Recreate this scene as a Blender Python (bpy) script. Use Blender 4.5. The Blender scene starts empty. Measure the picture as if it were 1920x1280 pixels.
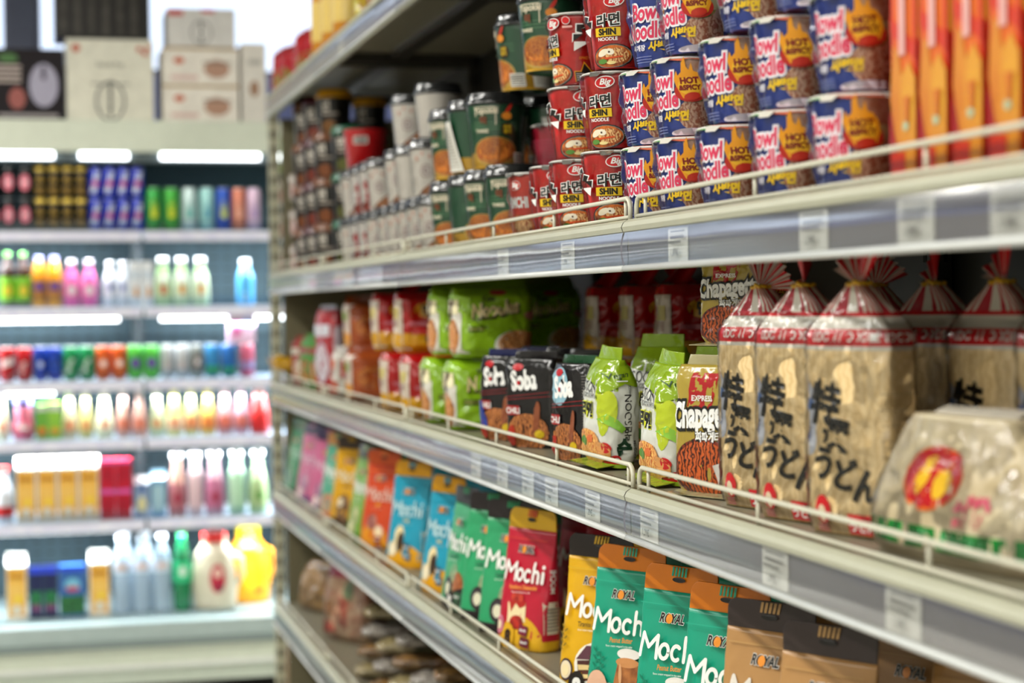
import bpy, bmesh, math, random
from mathutils import Vector, Matrix, noise
random.seed(7)
S = bpy.context.scene
COL = S.collection
PI = math.pi
R = math.radians
H = 1.50          # camera height above the floor (m)

# ---------------------------------------------------------------- camera
cd = bpy.data.cameras.new('camera'); cam = bpy.data.objects.new('camera', cd); COL.objects.link(cam)
F_PX = 3532.0
YAW, PITCH, ROLL = R(14.345), R(1.129), R(-.68)
cd.sensor_width = 36.0; cd.lens = F_PX / 1920 * 36; cd.clip_start = .05; cd.clip_end = 60
fw = Vector((math.sin(YAW)*math.cos(PITCH), math.cos(YAW)*math.cos(PITCH), -math.sin(PITCH)))
rt0 = Vector((math.cos(YAW), -math.sin(YAW), 0)); up0 = rt0.cross(fw)
rt = rt0*math.cos(ROLL) + up0*math.sin(ROLL); up = -rt0*math.sin(ROLL) + up0*math.cos(ROLL)
cam.matrix_world = Matrix(((rt.x, up.x, -fw.x, 0), (rt.y, up.y, -fw.y, 0), (rt.z, up.z, -fw.z, H), (0, 0, 0, 1)))
cd.dof.use_dof = True; cd.dof.focus_distance = 2.55; cd.dof.aperture_fstop = 3.3
S.camera = cam

# ---------------------------------------------------------------- view, world
S.view_settings.view_transform = 'Standard'; S.view_settings.look = 'None'
S.view_settings.gamma = 1; S.view_settings.use_curve_mapping = False
S.view_settings.exposure = -0.28
S.cycles.use_denoising = True
S.cycles.max_bounces = 6; S.cycles.diffuse_bounces = 4; S.cycles.glossy_bounces = 3
S.cycles.transmission_bounces = 4; S.cycles.transparent_max_bounces = 12
S.cycles.caustics_reflective = False; S.cycles.caustics_refractive = False
S.cycles.sample_clamp_indirect = 6
w = bpy.data.worlds.new('world'); S.world = w; w.use_nodes = True
w.node_tree.nodes['Background'].inputs[0].default_value = (.85, .92, 1, 1)
w.node_tree.nodes['Background'].inputs[1].default_value = 2.2

def area(name, loc, sx, sy, power, rot=(0, 0, 0), col=(1, 1, 1)):
    l = bpy.data.lights.new(name, 'AREA'); l.shape = 'RECTANGLE'; l.size = sx; l.size_y = sy
    l.energy = power; l.color = col
    o = bpy.data.objects.new(name, l); o.location = loc; o.rotation_euler = rot; COL.objects.link(o); return o

# ---------------------------------------------------------------- helpers
def along(px, X):
    """distance down the aisle of the thing seen in column px on the plane X"""
    return X / math.tan(YAW + math.atan((px - 960) / F_PX))

def lin(h):
    h = h.lstrip('#'); c = [int(h[i:i+2], 16)/255 for i in (0, 2, 4)]
    return tuple((x/12.92 if x <= .04045 else ((x+.055)/1.055)**2.4) for x in c) + (1,)

_M = {}
def M(h, kind='print', h2=None, sc=60.):
    """procedural materials, cached"""
    key = (h, kind, h2, sc)
    if key in _M: return _M[key]
    m = bpy.data.materials.new('%s_%s' % (kind, h)); m.use_nodes = True; nt = m.node_tree; N = nt.nodes; L = nt.links
    b = N['Principled BSDF']; out = N['Material Output']
    P = dict(paint=(.38, .5, 0), print=(.30, .5, 0), film=(.16, .6, 0), paper=(.75, .3, 0), plastic=(.28, .5, 0), metal=(.28, .5, 1),
             foil=(.22, .5, .9), matte=(.6, .3, 0), rough=(.85, .2, 0), picture=(.3, .5, 0), noodle=(.3, .5, 0), canmetal=(.25, .5, .35),
             glass=(.05, .5, 0), wrap=(.1, .5, 0), clear=(.1, .5, 0), liquid=(.12, .5, 0), frost=(.15, .5, 0), emit=(.5, .5, 0), pearl=(.25, .5, 0))[kind]
    b.inputs['Roughness'].default_value = P[0]; b.inputs['Specular IOR Level'].default_value = P[1]; b.inputs['Metallic'].default_value = P[2]
    c = lin(h); tc = N.new('ShaderNodeTexCoord')
    def noise_(s, d=3):
        n = N.new('ShaderNodeTexNoise'); n.inputs['Scale'].default_value = s; n.inputs['Detail'].default_value = d
        L.new(tc.outputs['Object'], n.inputs['Vector']); return n
    if kind == 'emit':
        b.inputs['Base Color'].default_value = c; b.inputs['Emission Color'].default_value = c
        b.inputs['Emission Strength'].default_value = sc; _M[key] = m; return m
    if kind in ('wrap', 'clear', 'glass'):
        tr = N.new('ShaderNodeBsdfTransparent'); tr.inputs[0].default_value = c
        gl = N.new('ShaderNodeBsdfGlossy'); gl.inputs['Roughness'].default_value = .12 if kind == 'wrap' else .15
        mx = N.new('ShaderNodeMixShader'); fr = N.new('ShaderNodeFresnel'); fr.inputs[0].default_value = 1.45
        ad = N.new('ShaderNodeMath'); ad.operation = 'MULTIPLY_ADD'; ad.inputs[1].default_value = .8 if kind == 'wrap' else .44
        ad.inputs[2].default_value = .03
        n = noise_(sc if kind == 'wrap' else 8); bp = N.new('ShaderNodeBump'); bp.inputs['Strength'].default_value = .5 if kind == 'wrap' else .05
        bp.inputs['Distance'].default_value = .004
        L.new(n.outputs[0], bp.inputs['Height']); L.new(bp.outputs[0], gl.inputs['Normal']); L.new(bp.outputs[0], fr.inputs['Normal'])
        L.new(fr.outputs[0], ad.inputs[0]); L.new(ad.outputs[0], mx.inputs[0]); L.new(tr.outputs[0], mx.inputs[1]); L.new(gl.outputs[0], mx.inputs[2])
        L.new(mx.outputs[0], out.inputs[0]); _M[key] = m; return m
    ramp = N.new('ShaderNodeValToRGB'); e = ramp.color_ramp.elements
    if kind == 'noodle':       # printed photograph of noodles: curly strands
        v = N.new('ShaderNodeTexWave'); v.inputs['Scale'].default_value = sc; v.inputs['Distortion'].default_value = 9
        v.inputs['Detail'].default_value = 2; v.inputs['Detail Scale'].default_value = 2.2
        L.new(tc.outputs['Object'], v.inputs['Vector']); e[0].color = lin(h2 or '6a2010'); e[0].position = .1
        e[1].color = c; e[1].position = .75; L.new(v.outputs[1], ramp.inputs[0])
    elif kind == 'picture':    # mottled printed photograph
        n = noise_(sc, 5); e[0].color = lin(h2 or '402010'); e[0].position = .36; e[1].color = c; e[1].position = .62
        L.new(n.outputs[0], ramp.inputs[0])
    else:
        n = noise_(25, 2); k = .88 if kind in ('rough', 'matte', 'paper') else .94
        e[0].color = (c[0]*k, c[1]*k, c[2]*k, 1); e[1].color = c; e[0].position = .3; e[1].position = .7
        if h2: e[0].color = lin(h2); n.inputs['Scale'].default_value = sc
        L.new(n.outputs[0], ramp.inputs[0])
    L.new(ramp.outputs[0], b.inputs['Base Color'])
    if kind in ('film', 'foil', 'print', 'rough'):
        n2 = noise_({'film': 34, 'foil': 60, 'print': 30, 'rough': 200}[kind], 2); bp = N.new('ShaderNodeBump')
        bp.inputs['Strength'].default_value = {'film': .55, 'foil': .8, 'print': .08, 'rough': .2}[kind]; bp.inputs['Distance'].default_value = .006
        L.new(n2.outputs[0], bp.inputs['Height']); L.new(bp.outputs[0], b.inputs['Normal'])
    if kind == 'frost':
        tr = N.new('ShaderNodeBsdfTransparent'); mx = N.new('ShaderNodeMixShader'); mx.inputs[0].default_value = .62
        L.new(tr.outputs[0], mx.inputs[1]); L.new(b.outputs[0], mx.inputs[2]); L.new(mx.outputs[0], out.inputs[0])
    if kind == 'liquid': b.inputs['Coat Weight'].default_value = .5
    _M[key] = m; return m

class MB:
    """collects geometry with material slots, builds ONE mesh object"""
    def __init__(s): s.v = []; s.f = []; s.m = []; s.mats = []; s.sm = []
    def mi(s, m):
        if m not in s.mats: s.mats.append(m)
        return s.mats.index(m)
    def add(s, vs, fs, m, smooth=True):
        k = len(s.v); i = s.mi(m); s.v += [tuple(v) for v in vs]
        for f in fs: s.f.append(tuple(k+a for a in f)); s.m.append(i); s.sm.append(smooth)
        return s
    def box(s, x0, x1, y0, y1, z0, z1, m, bev=0):
        if bev:
            bm = bmesh.new(); bmesh.ops.create_cube(bm, size=1)
            for v in bm.verts: v.co = Vector(((x0+x1)/2+v.co.x*(x1-x0), (y0+y1)/2+v.co.y*(y1-y0), (z0+z1)/2+v.co.z*(z1-z0)))
            bmesh.ops.bevel(bm, geom=bm.edges[:], offset=bev, segments=2, affect='EDGES', profile=.6)
            bm.verts.index_update(); s.add([v.co.copy() for v in bm.verts], [[v.index for v in f.verts] for f in bm.faces], m, False); bm.free(); return s
        vs = [(x, y, z) for x in (x0, x1) for y in (y0, y1) for z in (z0, z1)]
        return s.add(vs, [(0,1,3,2), (4,6,7,5), (0,4,5,1), (2,3,7,6), (0,2,6,4), (1,5,7,3)], m, False)
    def lathe(s, prof, m, n=32, c=(0, 0), matf=None, caps=(1, 1)):
        vs = []; fs = []
        for r, z in prof:
            for i in range(n): a = 2*PI*i/n; vs.append((c[0]+r*math.cos(a), c[1]+r*math.sin(a), z))
        for j in range(len(prof)-1):
            ff = [(j*n+i, j*n+(i+1) % n, (j+1)*n+(i+1) % n, (j+1)*n+i) for i in range(n)]
            if matf: s.add([], [], m)
            fs.append(ff)
        k = len(s.v); s.v += vs
        for j, ff in enumerate(fs):
            mm = m if not matf else (matf((prof[j][1]+prof[j+1][1])/2) or m)
            i_ = s.mi(mm)
            for f in ff: s.f.append(tuple(k+a for a in f)); s.m.append(i_); s.sm.append(True)
        i_ = s.mi(m)
        if caps[0] and prof[0][0] > 1e-5: s.f.append(tuple(k+i for i in reversed(range(n)))); s.m.append(i_); s.sm.append(False)
        q = k+(len(prof)-1)*n
        if caps[1] and prof[-1][0] > 1e-5: s.f.append(tuple(q+i for i in range(n))); s.m.append(s.mi(matf(prof[-1][1]) or m) if matf else i_); s.sm.append(False)
        return s
    def tube(s, pts, r, m, n=8):
        vs = []; fs = []; P = [Vector(p) for p in pts]
        for i, p in enumerate(P):
            d = ((P[min(i+1, len(P)-1)]-p).normalized() + (p-P[max(i-1, 0)]).normalized())
            d.normalize(); a = d.orthogonal().normalized() if i == 0 else (a - d*a.dot(d)).normalized(); b = d.cross(a)
            for k in range(n): t = 2*PI*k/n; vs.append(p + (a*math.cos(t)+b*math.sin(t))*r)
        for i in range(len(P)-1):
            for k in range(n): fs.append((i*n+k, i*n+(k+1) % n, (i+1)*n+(k+1) % n, (i+1)*n+k))
        fs.append(tuple(reversed(range(n)))); fs.append(tuple((len(P)-1)*n+k for k in range(n)))
        return s.add(vs, fs, m)
    def grid(s, fn, nu, nv, m, matf=None, wrap=False):
        """fn(i/nu, j/nv)"""
        k = len(s.v); cols = nu if wrap else nu+1
        for j in range(nv+1):
            for i in range(cols): s.v.append(tuple(fn(i/nu, j/nv)))
        for j in range(nv):
            for i in range(nu):
                i2 = (i+1) % cols if wrap else i+1
                s.f.append((k+j*cols+i, k+j*cols+i2, k+(j+1)*cols+i2, k+(j+1)*cols+i))
                s.m.append(s.mi(matf((i+.5)/nu, (j+.5)/nv) if matf else m)); s.sm.append(True)
        return s
    def build(s, name, parent=None):
        me = bpy.data.meshes.new(name); me.from_pydata(s.v, [], s.f)
        for m in s.mats: me.materials.append(m)
        me.polygons.foreach_set('material_index', s.m); me.polygons.foreach_set('use_smooth', s.sm); me.update()
        o = bpy.data.objects.new(name, me); COL.objects.link(o)
        if parent: o.parent = parent
        return o

def tag(o, label=None, cat=None, group=None, kind=None):
    if label: o['label'] = label
    if cat: o['category'] = cat
    if group: o['group'] = group
    if kind: o['kind'] = kind
    return o
def thing(name, label='', cat='', loc=(0, 0, 0), rz=0, group=None):
    o = bpy.data.objects.new(name, None); o.empty_display_size = .02; COL.objects.link(o)
    o.location = loc; o.rotation_euler = (0, 0, R(rz)); return tag(o, label, cat, group)
KIDS = {}
def dup(root, loc, rz=0, label=None, group=None, rx=0, ry=0, sc=None):
    """a copy of a thing with copies of its parts and sub-parts; the first call uses the thing itself"""
    if not root.get('placed_once'):
        root['placed_once'] = 1; r = root
        KIDS[root.name] = [(c, [g for g in bpy.data.objects if g.parent == c]) for c in bpy.data.objects if c.parent == root]
    else:
        r = root.copy(); COL.objects.link(r)
        for ch, gs in KIDS[root.name]:
            c = ch.copy(); COL.objects.link(c); c.parent = r
            for g in gs: d = g.copy(); COL.objects.link(d); d.parent = c
    r.location = loc; r.rotation_euler = (R(rx), R(ry), R(rz))
    if sc: r.scale = sc if isinstance(sc, tuple) else (sc, sc, sc)
    else: r.scale = (1, 1, 1)
    if label: r['label'] = label
    if group: r['group'] = group
    elif 'group' in r: del r['group']
    return r

# ------------------------------------------------ flat artwork that is printed on curved packs
_T = {}
def text2(s, bold=0., shear=0.):
    key = (s, bold, shear)
    if key not in _T:
        c = bpy.data.curves.new('text', 'FONT'); c.body = s; c.size = 1; c.offset = bold; c.shear = shear; c.resolution_u = 3
        c.align_x = 'CENTER'
        o = bpy.data.objects.new('text', c); COL.objects.link(o)
        dg = bpy.context.evaluated_depsgraph_get(); me = bpy.data.meshes.new_from_object(o.evaluated_get(dg))
        vs = [(v.co.x, v.co.y) for v in me.vertices]; fs = [tuple(p.vertices) for p in me.polygons]
        bpy.data.objects.remove(o); bpy.data.meshes.remove(me); bpy.data.curves.remove(c); _T[key] = (vs, fs)
    return _T[key]
def T(s, x, y, h, m, bold=.02, shear=0, rot=0, sx=1, out=None, outw=.06):
    """text centred at x, baseline y, cap height h; returns layers (outline first)"""
    L = []
    for mm, bo in (((out, bold+outw), (m, bold)) if out else ((m, bold),)):
        vs, fs = text2(s, bo, shear); k = h/.72; a = R(rot); ca, sa = math.cos(a), math.sin(a)
        L.append(([(x+(p[0]*k*sx)*ca-p[1]*k*sa, y+(p[0]*k*sx)*sa+p[1]*k*ca) for p in vs], fs, mm))
    return L
def PG(pts, m): return [(list(pts), [tuple(range(len(pts)))], m)]
def RC(x0, x1, y0, y1, m): return PG([(x0, y0), (x1, y0), (x1, y1), (x0, y1)], m)
def EL(cx, cy, rx, ry, m, rot=0, n=20, a0=0, a1=360):
    a = R(rot); P = []
    for i in range(n + (a1-a0 < 360)):
        t = R(a0 + (a1-a0)*i/n); x, y = rx*math.cos(t), ry*math.sin(t)
        P.append((cx+x*math.cos(a)-y*math.sin(a), cy+x*math.sin(a)+y*math.cos(a)))
    return PG(P, m)
def art(mb, layers, fmap, step=.008, k0=1):
    """fmap(u, v, k) -> point, k layers above the skin"""
    for li, (vs, fs, m) in enumerate(layers):
        bm = bmesh.new(); bv = [bm.verts.new((p[0], p[1], 0)) for p in vs]
        for f in fs:
            try: bm.faces.new([bv[i] for i in f])
            except ValueError: pass
        bmesh.ops.triangulate(bm, faces=bm.faces[:], ngon_method='EAR_CLIP')
        for ax in (0, 1):
            lo = min(p[ax] for p in vs); hi = max(p[ax] for p in vs)
            q = math.ceil(lo/step+1e-6)*step
            while q < hi-1e-6:
                no = (1, 0, 0) if ax == 0 else (0, 1, 0)
                bmesh.ops.bisect_plane(bm, geom=bm.verts[:]+bm.edges[:]+bm.faces[:], plane_co=(q, q, 0), plane_no=no, dist=1e-7); q += step
        bm.verts.index_update(); bm.normal_update()
        vv = [fmap(v.co.x, v.co.y, k0+li) for v in bm.verts]
        ff = [[v.index for v in (f.verts if f.normal.z > 0 else reversed(f.verts))] for f in bm.faces]
        mb.add(vv, ff, m, True); bm.free()
EPS = .00028

# ================================================================ the room
CREAM = M('c9c8b4', 'paint'); CREAMD = M('b8b59c', 'paint'); WHITE = M('e4e6e0', 'paint')
def struct(name, mb, label=None):
    o = mb.build(name); o['kind'] = 'structure'; return o
mb = MB().box(-4.2, 3.2, -2.6, 9.0, -.1, 0, M('b4b0a4', 'matte', 'a6a297', 3.)); struct('floor', mb)
mb = MB().box(-4.2, 3.2, -2.6, 9.0, 3.3, 3.4, M('b5b6b2', 'matte')); struct('ceiling', mb)
mb = MB().box(-4.3, -4.2, -2.6, 9.0, 0, 3.3, M('a9a9a2', 'matte')); struct('wall_left', mb)
mb = MB().box(3.2, 3.3, -2.6, 9.0, 0, 3.3, M('a9a9a2', 'matte')); struct('wall_right', mb)
mb = MB().box(-4.3, 3.3, -2.7, -2.6, 0, 3.3, M('b8b8b2', 'matte')); struct('wall_front', mb)
# back wall with a row of bright shop windows above the cooler
WALLB = M('a8a69c', 'matte'); LAV = M('a4b0f0', 'matte'); FR = M('5a6078', 'paint')
wz0, wz1 = H+1.03, H+1.62
mb = MB(); mb.box(-4.2, 3.2, 8.4, 8.55, 0, wz0, WALLB); mb.box(-4.2, 3.2, 8.4, 8.55, wz1, 3.3, WALLB)
wins = [(-2.2, -1.35), (-1.2, -.07), (.045, 1.35), (1.5, 2.9)]
xs = [-4.2] + [a for p in wins for a in p] + [3.2]
for i in range(0, len(xs), 2): mb.box(xs[i], xs[i+1], 8.4, 8.55, wz0, wz1, FR)
mb.box(-4.2, 3.2, 8.38, 8.40, H+.55, wz0-.001, LAV); struct('wall_back', mb)
for i, (a, b) in enumerate(wins):
    mb = MB()
    for q in ((a, a+.02, wz0, wz1), (b-.02, b, wz0, wz1), (a, b, wz0, wz0+.02), (a, b, wz1-.02, wz1)): mb.box(q[0], q[1], 8.42, 8.5, q[2], q[3], M('6a708a', 'paint'))
    o = struct('window_%d' % (i+1), mb)
    g = MB().box(a+.02, b-.02, 8.46, 8.465, wz0+.02, wz1-.02, M('f4f8ff', 'clear')).build('glass_pane', o)

# ceiling light fixtures above the aisle (each tube is the lamp itself plus its light)
TUBE = M('f4faff', 'emit', None, 9.)
fx = [(-.15, -1.7), (-2.6, -1.7), (-.95, -.4), (-.95, 1.5), (-.95, 3.4), (-.95, 5.3), (-2.9, .4), (-2.9, 2.8), (-2.9, 5.2), (2.1, 2.4), (2.1, 5.0)]
lamp = None
for i, (x, y) in enumerate(fx):
    if lamp is None:
        lamp = thing('ceiling_light', 'long white fluorescent ceiling fixture above the aisle', 'ceiling light')
        MB().box(-.09, .09, -.62, .62, 0, .05, WHITE, .006).build('housing', lamp)
        for s in (-.045, .045): MB().tube([(s, -.58, -.022), (s, .58, -.022)], .013, TUBE, 10).build('tube', lamp)
    dup(lamp, (x, y, 3.19), 0, 'long white twin tube ceiling fixture above the %s' % ('aisle' if x > -1 else 'left part of the shop' if x < 0 else 'far side of the shelving'), 'ceiling fixtures')
    area('ceiling_lamp', (x, y, 3.13), .18, 1.2, 48 if x > -2 else 46, col=(1, .97, .90))

# ================================================================ gondola shelving on the right
XF, XB = .75, 1.21
TOPZ = [H+.683, H+.107, H-.245, H-.600, H-.963, .16]       # deck surfaces
BOTZ = [H+.616, H+.042, H-.310, H-.668, H-1.028, .09]      # lower edges of the front lips
bays = [(.70, 2.35), (2.35, 3.90), (3.90, 5.06), (5.06, 6.11)]
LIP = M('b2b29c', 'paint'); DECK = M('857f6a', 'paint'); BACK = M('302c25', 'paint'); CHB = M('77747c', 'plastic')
CLR = M('f2f4f6', 'clear'); WIRE = M('cfccb8', 'paint'); EDGE = M('cfd2d0', 'plastic'); SLOT = M('14120e', 'matte')
def slotted_post(x, y, h, parent, m=None):
    mb = MB(); mb.box(x-.016, x+.016, y-.03, y, 0, h, m or CREAMD)
    z = .1
    while z < h-.05:
        mb.box(x-.0165, x-.0160, y-.021, y-.011, z, z+.028, SLOT)
        mb.box(x-.009, x-.003, y-.0304, y-.030, z, z+.028, SLOT); mb.box(x+.004, x+.010, y-.0304, y-.030, z, z+.028, SLOT); z += .05
    return mb.build('slotted_post', parent)
for bi, (y0, y1) in enumerate(bays):
    lab = ['cream steel shelving bay nearest the camera holding noodle cups, udon bags and orange packs',
           'cream steel shelving bay holding red noodle cups, black packs and green pouches',
           'cream steel shelving bay holding white cups with dark lids and red multipacks',
           'cream steel shelving bay at the far end of the aisle with a slotted post'][bi]
    g = thing('shelving_bay', lab, 'shelving', (0, 0, 0), 0, None)
    y0 += .0015; y1 -= .0015
    MB().box(XB, XB+.02, y0, y1, .0, H+1.05, BACK).build('back_panel', g)
    slotted_post(XB-.02, y1-.002, H+1.05, g, BACK)
    MB().box(XF+.03, XB, y0, y1, 0, .088, CREAMD).build('plinth', g)
    for si, (zt, zb) in enumerate(zip(TOPZ, BOTZ)):
        xf = XF
        mb = MB(); mb.box(xf+.014, XB-.002, y0, y1, zt-.003, zt, DECK); mb.box(xf+.014, xf+.03, y0, y1, zb+.004, zt-.003, DECK)
        mb.box(xf+.05, XB-.03, y0+.02, y0+.05, zt-.03, zt-.003, BACK); mb.box(xf+.05, XB-.03, y1-.05, y1-.02, zt-.03, zt-.003, BACK)
        mb.box(xf+.20, xf+.24, y0+.05, y1-.05, zt-.02, zt-.003, BACK)
        sh = mb.build('shelf_board', g)
        # lip: rounded nose at the top, recessed channel, bright lower edge
        n = 8; prof = [(xf+.016, zt+.001), (xf+.009, zt+.002), (xf+.003, zt-.002), (xf+.0, zt-.008), (xf+.002, zt-.014), (xf+.010, zt-.016),
                       (xf+.012, zb+.008), (xf+.014, zb+.001), (xf+.016, zb)]
        mb = MB(); k = len(prof)
        mb.add([(x, y, z) for y in (y0, y1) for x, z in prof], [(i, i+k, i+1+k, i+1) for i in range(k-1)], LIP, False)
        mb.build('front_lip', sh)
        MB().box(xf+.009, xf+.0105, y0+.002, y1-.002, zb+.007, zt-.016, CHB).build('price_channel', sh)
        # clear plastic cover, slightly bowed, with a bright moulded lower edge
        mb = MB()
        def cov(u, v, y0=y0, y1=y1, zt=zt, zb=zb):
            y = y0+.002+(y1-y0-.004)*u; z = zb+.004+(zt-.014-zb-.004)*v
            return (xf+.004-.0045*math.sin(PI*v)+.0006*noise.noise(Vector((y*9, z*20, 3))), y, z)
        mb.grid(cov, 60, 6, CLR); o = mb.build('clear_cover', sh)
        MB().tube([(xf+.003, y0+.002, zb+.003), (xf+.003, y1-.002, zb+.003)], .0042, EDGE, 8).build('cover_edge', sh)
        if si in (0, 5): continue
        # wire guard standing on the front edge
        wz = zt+.031; r = .0032; x = xf+.017; ya, yb = y0+.012, y1-.012
        mb = MB(); ring = [(x, ya, zt+.002), (x, ya, wz-.012), (x, ya+.004, wz-.004), (x, ya+.012, wz), (x, yb-.012, wz), (x, yb-.004, wz-.004), (x, yb, wz-.012), (x, yb, zt+.002)]
        mb.tube(ring, r, WIRE); mb.tube([(x, ya, zt+.006), (x, yb, zt+.006)], .0026, WIRE)
        nn = 4 if y1-y0 > 1.2 else 3
        for q in range(nn+1):
            yy = ya + (yb-ya)*q/nn; yy = min(max(yy, ya+.028), yb-.028); mb.tube([(x+.003, yy, zt), (x+.003, yy, wz)], .0026, WIRE)
        mb.build('wire_guard', sh)
# end frame of the shelving
g = thing('end_frame', 'slotted cream steel post and panel closing the far end of the shelving', 'shelving post', (0, 0, 0))
slotted_post(.782, 6.20, H+.655, g)
MB().box(.80, XB+.02, 6.115, 6.13, 0, H+.61, M('6e6850', 'paint')).build('end_panel', g)

# ================================================================ the open drinks cooler at the end of the aisle
FY = 7.10; FX0, FX1 = -1.20, 1.62; DIV = .408
CASE = M('d6dcca', 'paint'); CASE2 = M('ccd5c6', 'paint'); GREY = M('7f8c8a', 'plastic'); TEAL = M('3c4e55', 'matte', '32434a', 4.); DARK = M('10181a', 'matte')
STRIP = M('eef0fb', 'plastic'); LED = M('f6fbff', 'emit', None, 7.)
ROWZ = [H+.290, H+.010, H-.262, H-.478, H-.780, H-1.135]
g = thing('drinks_cooler', 'tall open white drinks cooler with lit shelves at the end of the aisle', 'cooler', (0, 0, 0))
BY = FY+.62
MB().box(FX0, FX1, BY, BY+.08, .1, H+.69, CASE).build('back_wall', g)
mb = MB().box(FX0+.03, FX1-.03, BY-.012, BY-.002, .3, H+.60, TEAL)
o = mb.build('perforated_liner', g)
mb = MB(); 
for zz in [H+.47-.045*i for i in range(36)]:
    x = FX0+.1
    while x < FX1-.1: mb.box(x, x+.022, BY-.0135, BY-.012, zz, zz+.008, DARK); x += .055
mb.build('air_slots', o)
for x in (FX0, FX1-.03): MB().box(x, x+.03, FY-.02, BY, .1, H+.69, CASE).build('side_panel', g)
mb = MB().box(FX0, FX1, FY-.05, FY-.02, H+.575, H+.692, CASE, .006).box(FX0, FX1, FY-.02, BY, H+.645, H+.690, CASE)
o = mb.build('canopy', g)
MB().box(FX0+.03, FX1-.03, FY+.0, FY+.10, H+.545, H+.600, M('68757a', 'paint')).build('lamp_housing', o)
for a, b in ((-.62, -.30), (-.27, .095), (.185, .362), (.478, .845), (.90, 1.35)):
    mb = MB().tube([(a, FY-.004, H+.565), (b, FY-.004, H+.565)], .014, LED, 12); mb.build('light_tube', g)
MB().box(DIV-.02, DIV+.02, FY+.40, BY-.012, .3, H+.60, M('1d2a30', 'paint')).build('divider_post', g)
mb = MB().box(FX0, FX1, FY-.13, FY-.02, H-1.215, H-1.142, M('a9b8b6', 'plastic'), .012); mb.box(FX0, FX1, FY-.135, FY-.125, H-1.232, H-1.208, GREY)
mb.build('bumper_rail', g)
mb = MB().box(FX0, FX1, FY-.11, BY, H-1.30, H-1.215, CASE).box(FX0, FX1, FY-.125, FY-.10, H-1.313, H-1.297, WHITE, .003).box(FX0, FX1, FY-.10, BY, H-1.372, H-1.30, CASE2)
mb.build('lower_front', g)
MB().box(FX0+.05, FX1-.05, FY+.05, BY, 0, H-1.372, M('161614', 'matte')).build('kick_base', g)
MB().box(FX0+.03, FX1-.03, FY-.02, BY-.012, H-1.16, ROWZ[5], M('8fa0a2', 'paint')).build('bottom_deck', g)
for ri, z in enumerate(ROWZ[:5]):
    for a, b in ((FX0+.032, DIV-.006), (DIV+.006, FX1-.032)):
        d = .42 if ri < 3 else .46
        mb = MB().box(a, b, FY+.005, FY+d, z-.012, z, M('d4dade', 'paint')); sh = mb.build('glass_shelf', g)
        mb = MB().box(a, b, FY-.008, FY+.004, z-.040, z-.004, STRIP)
        MB().box(a, b, FY-.010, FY-.0085, z-.036, z-.010, M('d8d6f0', 'plastic', 'f2f0fa', 22.)).build('label_strip', sh); mb.build('front_edge', sh)
        MB().box(a, b, FY-.0055, FY-.004, z-.002, z+.034, M('e8f0f8', 'clear')).build('clear_guard', sh)
        la, lb = ((a+.05, (.325, .325, .085, .2, .32)[ri]) if a < 0 else (.478, b-.3)); zl = (-.026, -.048, -.048, -.026, -.048)[ri] if a < 0 else (-.026, -.048, -.026, -.026, -.026)[ri]
        MB().tube([(la, FY+.135, z+zl), (lb, FY+.135, z+zl)], .009, LED, 10).build('light_tube', sh)
for z, e in [(H+.55, 26)] + [(z-.066, p) for z, p in zip(ROWZ[:5], (15, 13, 17, 20, 14))]:
    area('cooler_lamp', (DIV-.6, FY+.05, z), 1.1, .03, e*1.05, (R(18), 0, 0), (.86, .95, 1)); area('cooler_lamp', (DIV+.55, FY+.05, z), 1.05, .03, e*1.05, (R(18), 0, 0), (.86, .95, 1))

_P = {}
def flat(k_off, y=0):      # art on a flat face that looks towards -Y
    return lambda u, v, k: (u, y-k_off-k*EPS, max(v, .0005))
def cylmap(rf, ang=0):     # art wrapped round a turned body; u in metres along the wall, centred on -Y
    def f(u, v, k):
        v = max(v, .0012); r = rf(v); a = -PI/2 + u/max(r, .01) + ang; r += k*EPS
        return (r*math.cos(a), r*math.sin(a), v)
    return f
def proffn(prof):
    def rf(z):
        for (r0, z0), (r1, z1) in zip(prof, prof[1:]):
            if z0 <= z <= z1 and z1 > z0: return r0+(r1-r0)*(z-z0)/(z1-z0)
        return prof[-1][0]
    return rf
def can(key, h, r, body, layers=(), top='c9ccd0', band=None, n=24):
    if key in _P: return _P[key]
    t = thing('drink_can', 'x', 'can'); B = M(body, 'canmetal')
    prof = [(r*.72, 0), (r*.80, .002), (r*.98, .008), (r, .014), (r, h-.016), (r*.97, h-.012), (r*.84, h-.004), (r*.84, h-.001)]
    mb = MB().lathe(prof, B, n, matf=(lambda z: M(band[2], 'canmetal') if band and band[0] < z/h < band[1] else None))
    if layers: art(mb, list(layers), cylmap(lambda v: r), .01)
    mb.build('body', t)
    MB().lathe([(r*.84, h-.003), (r*.845, h), (r*.80, h), (r*.78, h-.004), (0, h-.004)], M(top, 'metal'), n).box(-.008, .008, -.012, .006, h-.004, h-.0025, M(top, 'metal')).build('lid', t)
    _P[key] = t; return t
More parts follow.
